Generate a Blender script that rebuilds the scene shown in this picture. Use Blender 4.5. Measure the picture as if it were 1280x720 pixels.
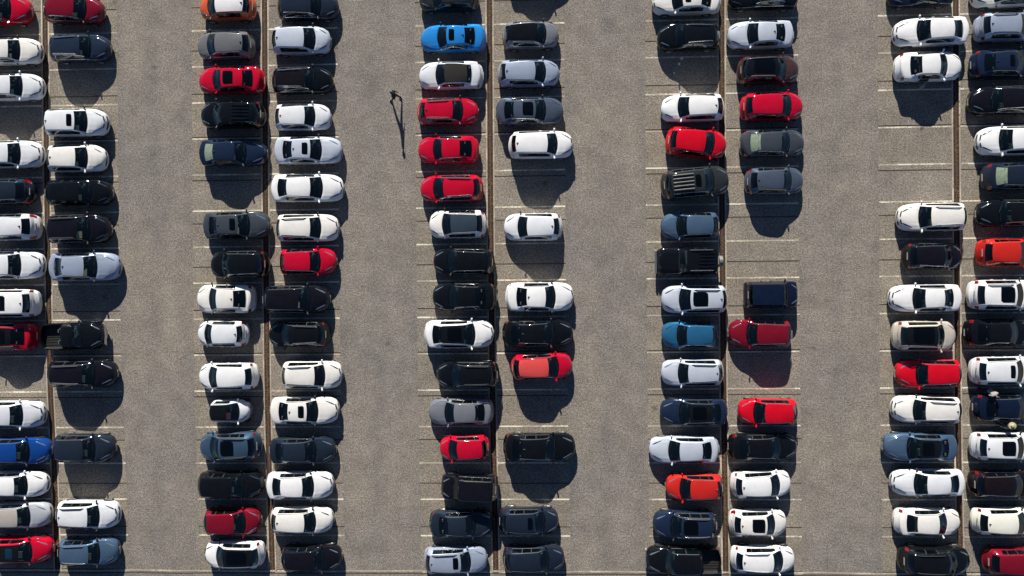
import bpy, bmesh, math, random
from math import pi, sin, cos, radians
random.seed(7)
for _o in list(bpy.data.objects): bpy.data.objects.remove(_o)
SC = bpy.context.scene
COLL = SC.collection

# ------------------------------------------------------------------ camera
cam_data = bpy.data.cameras.new('camera')
cam_data.sensor_width = 36.0
cam_data.lens = 870.0/1280.0*36.0
cam_data.clip_start = 0.5
cam_data.clip_end = 2000
cam = bpy.data.objects.new('camera', cam_data)
COLL.objects.link(cam)
cam.location = (2.9084, -0.4482, 47.5675)
cam.rotation_euler = (-0.0022073, 0.0334092, -0.009495)
SC.camera = cam

# ------------------------------------------------------------------ light
SUN_ELEV = radians(23.0)
SUN_DIR = (-0.132, 0.991)            # towards the sun, on the ground
world = bpy.data.worlds.new('World'); SC.world = world; world.use_nodes = True
wn = world.node_tree.nodes; wl = world.node_tree.links
sky = wn.new('ShaderNodeTexSky'); sky.sky_type = 'NISHITA'; sky.sun_disc = False
sky.sun_elevation = SUN_ELEV
sky.sun_rotation = math.atan2(SUN_DIR[0], SUN_DIR[1])
sky.altitude = 50; sky.air_density = 0.55; sky.dust_density = 0.0; sky.ozone_density = 2.6
wl.new(sky.outputs[0], wn['Background'].inputs[0])
wn['Background'].inputs[1].default_value = 0.05
sun_data = bpy.data.lights.new('sun', 'SUN'); sun_data.energy = 5.0; sun_data.angle = radians(0.53)
sun_data.color = (1.0, 0.93, 0.82)
sun = bpy.data.objects.new('sun', sun_data); COLL.objects.link(sun)
from mathutils import Vector, Matrix
sd = Vector((SUN_DIR[0]*cos(SUN_ELEV), SUN_DIR[1]*cos(SUN_ELEV), sin(SUN_ELEV)))
sun.rotation_euler = sd.to_track_quat('Z', 'Y').to_euler()
sun.location = sd*100
SC.view_settings.view_transform = 'Standard'
SC.view_settings.look = 'None'
SC.view_settings.gamma = 1.0
SC.view_settings.exposure = 0.84

# ------------------------------------------------------------------ material helpers
def new_mat(name):
    m = bpy.data.materials.new(name); m.use_nodes = True
    return m, m.node_tree.nodes, m.node_tree.links, m.node_tree.nodes['Principled BSDF']
def N(nodes, typ, **kw):
    n = nodes.new(typ)
    for k, v in kw.items():
        if k in n.inputs: n.inputs[k].default_value = v
        else: setattr(n, k, v)
    return n
def noise(nodes, links, scale, detail=3, rough=0.6, coord='Object', vec=None):
    n = nodes.new('ShaderNodeTexNoise')
    n.inputs['Scale'].default_value = scale; n.inputs['Detail'].default_value = detail; n.inputs['Roughness'].default_value = rough
    if vec is None:
        tc = nodes.new('ShaderNodeTexCoord'); vec = tc.outputs[coord]
    links.new(vec, n.inputs['Vector'])
    return n.outputs['Fac']
def ramp(nodes, links, fac, stops):
    r = nodes.new('ShaderNodeValToRGB'); links.new(fac, r.inputs[0])
    el = r.color_ramp.elements
    while len(el) < len(stops): el.new(0.5)
    for e, (p, c) in zip(el, stops):
        e.position = p; e.color = (c[0], c[1], c[2], 1) if hasattr(c, '__len__') else (c, c, c, 1)
    return r.outputs[0]
def mix(nodes, links, a, b, fac, mode='MIX'):
    m = nodes.new('ShaderNodeMix'); m.data_type = 'RGBA'; m.blend_type = mode
    for sock, v in ((m.inputs[6], a), (m.inputs[7], b), (m.inputs[0], fac)):
        if hasattr(v, 'is_linked'): links.new(v, sock)
        elif hasattr(v, '__len__'): sock.default_value = (v[0], v[1], v[2], 1)
        else: sock.default_value = v
    return m.outputs[2]

def paving_material(name, base, grain, seed, blotch=0.16, wear=False):
    m, n, l, b = new_mat(name)
    geo = n.new('ShaderNodeNewGeometry')
    mp = n.new('ShaderNodeMapping'); mp.inputs['Location'].default_value = (seed*13.1, seed*7.7, 0)
    l.new(geo.outputs['Position'], mp.inputs[0]); v = mp.outputs[0]
    g1 = noise(n, l, 7.0, 3, 0.75, vec=v)          # pebbly grain
    g2 = noise(n, l, 14.0, 2, 0.7, vec=v)
    g3 = noise(n, l, 0.9, 4, 0.65, vec=v)
    g4 = noise(n, l, 0.09, 4, 0.6, vec=v)
    c = mix(n, l, [x*(1-grain) for x in base], [x*(1+grain) for x in base], ramp(n, l, g1, [(0.38, 0.0), (0.62, 1.0)]))
    c = mix(n, l, c, ramp(n, l, g2, [(0.34, 0.55), (0.68, 1.45)]), 0.75, 'MULTIPLY')
    c = mix(n, l, c, ramp(n, l, g3, [(0.3, 1-blotch), (0.7, 1+blotch*0.6)]), 1.0, 'MULTIPLY')
    c = mix(n, l, c, ramp(n, l, g4, [(0.35, (0.90, 0.90, 0.93)), (0.65, (1.05, 1.03, 0.98))]), 1.0, 'MULTIPLY')
    # oil spots and stains
    vo = n.new('ShaderNodeTexVoronoi'); vo.inputs['Scale'].default_value = 0.33; l.new(v, vo.inputs['Vector'])
    c = mix(n, l, c, ramp(n, l, vo.outputs['Distance'], [(0.02, 0.55), (0.09, 1.0)]), 0.9, 'MULTIPLY')
    g5 = noise(n, l, 0.35, 5, 0.7, vec=v)
    c = mix(n, l, c, ramp(n, l, g5, [(0.32, (0.86, 0.86, 0.87)), (0.5, (1, 1, 1)), (0.7, (1.06, 1.05, 1.03))]), 1.0, 'MULTIPLY')
    if wear:      # two faint darker wheel tracks down the middle of the lane
        sp = n.new('ShaderNodeSeparateXYZ'); l.new(geo.outputs['Position'], sp.inputs[0])
        nz = noise(n, l, 0.12, 3, 0.6, vec=v)
        ad = n.new('ShaderNodeMath'); ad.operation = 'MULTIPLY_ADD'; ad.inputs[1].default_value = 1.6; l.new(nz, ad.inputs[0]); l.new(sp.outputs[0], ad.inputs[2])
        wv = n.new('ShaderNodeMath'); wv.operation = 'SINE'
        ph = n.new('ShaderNodeMath'); ph.operation = 'MULTIPLY'; ph.inputs[1].default_value = 2*pi/15.6*6; l.new(ad.outputs[0], ph.inputs[0]); l.new(ph.outputs[0], wv.inputs[0])
        c = mix(n, l, c, ramp(n, l, wv.outputs[0], [(0.0, (1.03, 1.02, 1.01)), (1.0, (0.95, 0.955, 0.965))]), 0.8, 'MULTIPLY')
    # small light stones and dark specks
    v2 = n.new('ShaderNodeTexVoronoi'); v2.inputs['Scale'].default_value = 3.3; l.new(v, v2.inputs['Vector'])
    c = mix(n, l, c, ramp(n, l, v2.outputs['Distance'], [(0.06, 1.35), (0.13, 1.0)]), 0.6, 'MULTIPLY')
    l.new(c, b.inputs['Base Color'])
    b.inputs['Roughness'].default_value = 0.92
    b.inputs['Specular IOR Level'].default_value = 0.25
    bp = n.new('ShaderNodeBump'); bp.inputs['Strength'].default_value = 0.35; bp.inputs['Distance'].default_value = 0.012
    l.new(g2, bp.inputs['Height']); l.new(bp.outputs[0], b.inputs['Normal'])
    return m

M = {}
M['asphalt'] = paving_material('asphalt', (0.221, 0.205, 0.185), 0.26, 1, 0.20, True)
M['ground'] = paving_material('outer_asphalt', (0.22, 0.195, 0.165), 0.3, 2)
M['slab'] = paving_material('bay_slab', (0.230, 0.207, 0.175), 0.28, 3, 0.20)
M['slab_b'] = paving_material('bay_slab_lighter', (0.240, 0.217, 0.185), 0.28, 4, 0.18)
M['band'] = paving_material('band_asphalt', (0.216, 0.203, 0.184), 0.18, 5, 0.10)

def simple(name, col, rough=0.6, metal=0.0, spec=0.5, var=0.0, scale=6, coat=0.0):
    m, n, l, b = new_mat(name)
    if var:
        f = noise(n, l, scale, 4, 0.6)
        c = mix(n, l, [x*(1-var) for x in col], [min(1, x*(1+var)) for x in col], ramp(n, l, f, [(0.3, 0.0), (0.7, 1.0)]))
        l.new(c, b.inputs['Base Color'])
    else: b.inputs['Base Color'].default_value = (*col, 1)
    b.inputs['Roughness'].default_value = rough; b.inputs['Metallic'].default_value = metal
    b.inputs['Specular IOR Level'].default_value = spec; b.inputs['Coat Weight'].default_value = coat
    return m
def worn_paint(name, white, under, lo, hi):
    m, n, l, b = new_mat(name)
    geo = n.new('ShaderNodeNewGeometry')
    f = noise(n, l, 7.0, 4, 0.8, vec=geo.outputs['Position'])
    f2 = noise(n, l, 0.5, 3, 0.6, vec=geo.outputs['Position'])
    a = n.new('ShaderNodeMath'); a.operation = 'ADD'; l.new(f, a.inputs[0]); l.new(f2, a.inputs[1])
    c = mix(n, l, white, under, ramp(n, l, a.outputs[0], [(lo, 0.0), (hi, 1.0)]))
    l.new(c, b.inputs['Base Color']); b.inputs['Roughness'].default_value = 0.85
    return m
M['line'] = worn_paint('worn_white_line', (0.74, 0.69, 0.57), (0.38, 0.34, 0.27), 0.97, 1.22)
M['edge'] = worn_paint('pale_edge_stone', (0.54, 0.48, 0.39), (0.33, 0.285, 0.225), 0.85, 1.15)
M['gutter'] = simple('rusty_gutter', (0.036, 0.020, 0.013), 0.9, var=0.45, scale=3)
M['gutter_core'] = simple('leaf_litter', (0.085, 0.050, 0.030), 0.95, var=0.5, scale=9)
M['leaf'] = simple('dry_leaf', (0.16, 0.10, 0.055), 0.9, var=0.5, scale=5)
M['tar'] = simple('joint_tar', (0.075, 0.058, 0.044), 0.9, var=0.3)
M['crack'] = simple('crack_seal', (0.15, 0.13, 0.11), 0.9, var=0.3)

def paint_mat(name, col, metal=0.0, rough=0.38, coat=0.5, rvar=0.04):
    m, n, l, b = new_mat('paint_'+name)
    f = noise(n, l, 2.2, 5, 0.7)
    dust = noise(n, l, 14, 3, 0.7)
    lum = sum(col)/3
    c = mix(n, l, [x*0.93 for x in col], [min(0.92, x*1.05+0.002) for x in col], ramp(n, l, f, [(0.3, 0.0), (0.7, 1.0)]))
    c = mix(n, l, c, (0.34, 0.30, 0.25), ramp(n, l, dust, [(0.45, 0.0), (0.8, 0.006 if lum < 0.2 else 0.05)]))
    l.new(c, b.inputs['Base Color'])
    b.inputs['Metallic'].default_value = metal; b.inputs['Roughness'].default_value = rough
    b.inputs['Coat Weight'].default_value = 1.0; b.inputs['Coat Roughness'].default_value = 0.06; b.inputs['Specular IOR Level'].default_value = 0.0
    return m
PAINT = {}
for nm, col, metal, rough in [
    ('white', (0.72, 0.73, 0.75), 0, 0.4), ('coolwhite', (0.64, 0.67, 0.71), 0, 0.4), ('warmwhite', (0.70, 0.69, 0.67), 0, 0.4), ('ivory', (0.74, 0.74, 0.66), 0, 0.4), ('pearl', (0.62, 0.65, 0.70), 0.1, 0.4),
    ('silverwhite', (0.47, 0.52, 0.61), 0.15, 0.4), ('silver', (0.42, 0.45, 0.50), 0.2, 0.4), ('silverblue', (0.29, 0.345, 0.46), 0.2, 0.4),
    ('greysilver', (0.17, 0.18, 0.21), 0.2, 0.4), ('grey', (0.135, 0.14, 0.15), 0.15, 0.45), ('slate', (0.045, 0.055, 0.07), 0.15, 0.4),
    ('slateblue', (0.06, 0.08, 0.12), 0.2, 0.4), ('navygrey', (0.012, 0.020, 0.034), 0.1, 0.4), ('navy', (0.014, 0.024, 0.045), 0.1, 0.4),
    ('navyblue', (0.009, 0.018, 0.045), 0.1, 0.4), ('navyblack', (0.010, 0.017, 0.032), 0.1, 0.4), ('black', (0.003, 0.004, 0.0055), 0, 0.4),
    ('blackbrown', (0.005, 0.0048, 0.0085), 0.1, 0.42), ('greenblack', (0.022, 0.027, 0.028), 0.1, 0.45), ('brown', (0.055, 0.030, 0.028), 0.15, 0.4),
    ('red', (0.42, 0.002, 0.022), 0, 0.4), ('redbright', (0.50, 0.002, 0.014), 0, 0.4), ('darkred', (0.16, 0.004, 0.015), 0.1, 0.4),
    ('darkredblack', (0.008, 0.004, 0.006), 0.1, 0.4), ('orange', (0.52, 0.085, 0.025), 0, 0.4), ('orangered', (0.46, 0.018, 0.013), 0, 0.4),
    ('blue', (0.015, 0.20, 0.56), 0.1, 0.4), ('royal', (0.005, 0.045, 0.22), 0.1, 0.4), ('royaldark', (0.004, 0.009, 0.028), 0.1, 0.4),
    ('steel', (0.055, 0.10, 0.17), 0.2, 0.4), ('steeldark', (0.035, 0.070, 0.12), 0.2, 0.4), ('teal', (0.018, 0.105, 0.22), 0.2, 0.4),
    ('beige', (0.50, 0.46, 0.40), 0.1, 0.4), ('tan', (0.36, 0.33, 0.31), 0, 0.5), ('faded', (0.56, 0.062, 0.060), 0, 0.6),
    ('roofblack', (0.004, 0.005, 0.006), 0, 0.25), ('roofbrown', (0.006, 0.005, 0.006), 0, 0.35), ('roofnavy', (0.030, 0.045, 0.066), 0, 0.3),
    ]:
    PAINT[nm] = paint_mat(nm, col, metal, rough)

def glass_mat(name, tint, transp, refl=(0.9, 0.95, 1.0)):
    m = bpy.data.materials.new(name); m.use_nodes = True
    n = m.node_tree.nodes; l = m.node_tree.links; n.clear()
    out = n.new('ShaderNodeOutputMaterial')
    tr = n.new('ShaderNodeBsdfTransparent'); tr.inputs[0].default_value = (*transp, 1)
    df = n.new('ShaderNodeBsdfPrincipled'); df.inputs['Base Color'].default_value = (*tint, 1); df.inputs['Roughness'].default_value = 0.12
    mx = n.new('ShaderNodeMixShader'); mx.inputs[0].default_value = 0.16
    l.new(tr.outputs[0], mx.inputs[1]); l.new(df.outputs[0], mx.inputs[2])
    gl = n.new('ShaderNodeBsdfGlossy'); gl.inputs['Color'].default_value = (*refl, 1); gl.inputs['Roughness'].default_value = 0.03
    fr = n.new('ShaderNodeFresnel'); fr.inputs['IOR'].default_value = 1.5
    m2 = n.new('ShaderNodeMixShader'); l.new(fr.outputs[0], m2.inputs[0]); l.new(mx.outputs[0], m2.inputs[1]); l.new(gl.outputs[0], m2.inputs[2])
    l.new(m2.outputs[0], out.inputs[0])
    return m
M['glass'] = glass_mat('tinted_glass', (0.010, 0.023, 0.032), (0.56, 0.66, 0.70))
M['privacy'] = glass_mat('privacy_glass', (0.008, 0.014, 0.018), (0.13, 0.17, 0.18))
M['sunroof'] = glass_mat('sunroof_glass', (0.007, 0.010, 0.014), (0.06, 0.08, 0.09))
M['blueglass'] = glass_mat('blue_sunroof_glass', (0.03, 0.16, 0.30), (0.05, 0.1, 0.15))
M['plastic'] = simple('black_plastic', (0.018, 0.018, 0.019), 0.6, var=0.2)
M['rubber'] = simple('tyre_rubber', (0.022, 0.022, 0.022), 0.85, var=0.2)
M['alloy'] = simple('wheel_alloy', (0.45, 0.46, 0.48), 0.35, 0.7)
M['chrome'] = simple('rail_chrome', (0.66, 0.65, 0.63), 0.22, 0.9)
M['lamp'] = simple('headlight_glass', (0.20, 0.24, 0.28), 0.12, 0.5, coat=1.0)
M['lamp_dark'] = simple('dark_headlight_glass', (0.035, 0.05, 0.065), 0.12, 0.3, coat=1.0)
M['tail'] = simple('tail_light_red', (0.20, 0.006, 0.010), 0.15, coat=1.0)
M['plate'] = simple('plate_white', (0.40, 0.40, 0.38), 0.5)
M['trim'] = simple('cabin_trim', (0.035, 0.038, 0.040), 0.8, var=0.3)
M['dash'] = simple('dashboard', (0.065, 0.075, 0.072), 0.7, var=0.3)
M['seat'] = simple('seat_cloth', (0.06, 0.072, 0.075), 0.9, var=0.3)
M['seat_tan'] = simple('seat_tan_leather', (0.33, 0.28, 0.20), 0.6, var=0.2)
M['seat_red'] = simple('seat_maroon', (0.14, 0.035, 0.06), 0.8, var=0.2)
M['fabric'] = simple('fabric_roof', (0.008, 0.0075, 0.008), 0.95, var=0.3, scale=20)
M['glazing'] = simple('pale_rear_glazing', (0.17, 0.22, 0.165), 0.8, var=0.25, scale=8)  # opaque pale green tone for a few rear windows
M['paper'] = simple('paper', (0.75, 0.74, 0.70), 0.8)  # litter, also the sheets that imitate windscreen sun glints

# ------------------------------------------------------------------ mesh helpers
def mesh_from(name, verts, faces, mats, smooth=True, angle=38, fm=None):
    me = bpy.data.meshes.new(name)
    me.from_pydata(verts, [], faces)
    for m in mats: me.materials.append(m)
    if fm: me.polygons.foreach_set('material_index', fm)
    if smooth:
        me.shade_smooth()
        me.set_sharp_from_angle(angle=radians(angle))
    me.update()
    return me
class MB:
    def __init__(self): self.v = []; self.f = []; self.m = []
    def add(self, vs, fs, mi=0):
        o = len(self.v); self.v += vs
        self.f += [tuple(i+o for i in f) for f in fs]; self.m += [mi]*len(fs)
    def box(self, c, s, mi=0, rot=0.0, taper=1.0):
        x, y, z = s[0]/2, s[1]/2, s[2]/2
        vs = []
        for dz in (-1, 1):
            k = taper if dz > 0 else 1
            for dx, dy in ((-1, -1), (1, -1), (1, 1), (-1, 1)):
                px, py = dx*x*k, dy*y*k
                vs.append((c[0]+px*cos(rot)-py*sin(rot), c[1]+px*sin(rot)+py*cos(rot), c[2]+dz*z))
        self.add(vs, [(3, 2, 1, 0), (4, 5, 6, 7), (0, 1, 5, 4), (1, 2, 6, 5), (2, 3, 7, 6), (3, 0, 4, 7)], mi)
    def tube(self, pts, r, n=6, mi=0):
        rings = []
        P = [Vector(p) for p in pts]
        for i, p in enumerate(P):
            d = (P[min(i+1, len(P)-1)]-P[max(i-1, 0)]).normalized()
            up = Vector((0, 0, 1)) if abs(d.z) < 0.9 else Vector((1, 0, 0))
            a = d.cross(up).normalized(); b = a.cross(d)
            rr = r[i] if hasattr(r, '__len__') else r
            rings.append([tuple(p+a*cos(2*pi*k/n)*rr+b*sin(2*pi*k/n)*rr) for k in range(n)])
        vs = [q for R in rings for q in R]; fs = []
        for i in range(len(P)-1):
            for k in range(n):
                k2 = (k+1) % n
                fs.append((i*n+k, i*n+k2, (i+1)*n+k2, (i+1)*n+k))
        fs.append(tuple(range(n-1, -1, -1))); fs.append(tuple((len(P)-1)*n+k for k in range(n)))
        self.add(vs, fs, mi)
    def lathe_y(self, prof, n=18, mi=0, cx=0, cy=0, cz=0):
        vs = []; fs = []
        for (y, r) in prof:
            for k in range(n): vs.append((cx+r*cos(2*pi*k/n), cy+y, cz+r*sin(2*pi*k/n)))
        for i in range(len(prof)-1):
            for k in range(n):
                k2 = (k+1) % n
                fs.append((i*n+k, (i+1)*n+k, (i+1)*n+k2, i*n+k2))
        fs.append(tuple(range(n))); fs.append(tuple((len(prof)-1)*n+k for k in range(n-1, -1, -1)))
        self.add(vs, fs, mi)
    def mesh(self, name, mats, smooth=True, angle=35):
        return mesh_from(name, self.v, self.f, mats, smooth, angle, self.m)
def link(name, me, parent=None, loc=(0, 0, 0), rotz=0.0):
    o = bpy.data.objects.new(name, me); COLL.objects.link(o)
    if parent is not None: o.parent = parent
    o.location = loc
    if rotz: o.rotation_euler = (0, 0, rotz)
    return o
def tag(o, label=None, cat=None, group=None, kind=None):
    if label: o['label'] = label
    if cat: o['category'] = cat
    if group: o['group'] = group
    if kind: o['kind'] = kind
    return o

def pchip(keys):
    xs = [k[0] for k in keys]; ys = [k[1] for k in keys]; n = len(xs)
    h = [xs[i+1]-xs[i] for i in range(n-1)]; d = [(ys[i+1]-ys[i])/h[i] for i in range(n-1)]
    m = [0.0]*n; m[0] = d[0]; m[-1] = d[-1]
    for i in range(1, n-1):
        if d[i-1]*d[i] > 0:
            w1 = 2*h[i]+h[i-1]; w2 = h[i]+2*h[i-1]
            m[i] = (w1+w2)/(w1/d[i-1]+w2/d[i])
    def f(x):
        if x <= xs[0]: return ys[0]
        if x >= xs[-1]: return ys[-1]
        i = 0
        while x > xs[i+1]: i += 1
        t = (x-xs[i])/h[i]
        return ((1+2*t)*(1-t)**2*ys[i]+t*(1-t)**2*h[i]*m[i]+t*t*(3-2*t)*ys[i+1]+t*t*(t-1)*h[i]*m[i+1])
    return f

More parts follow.
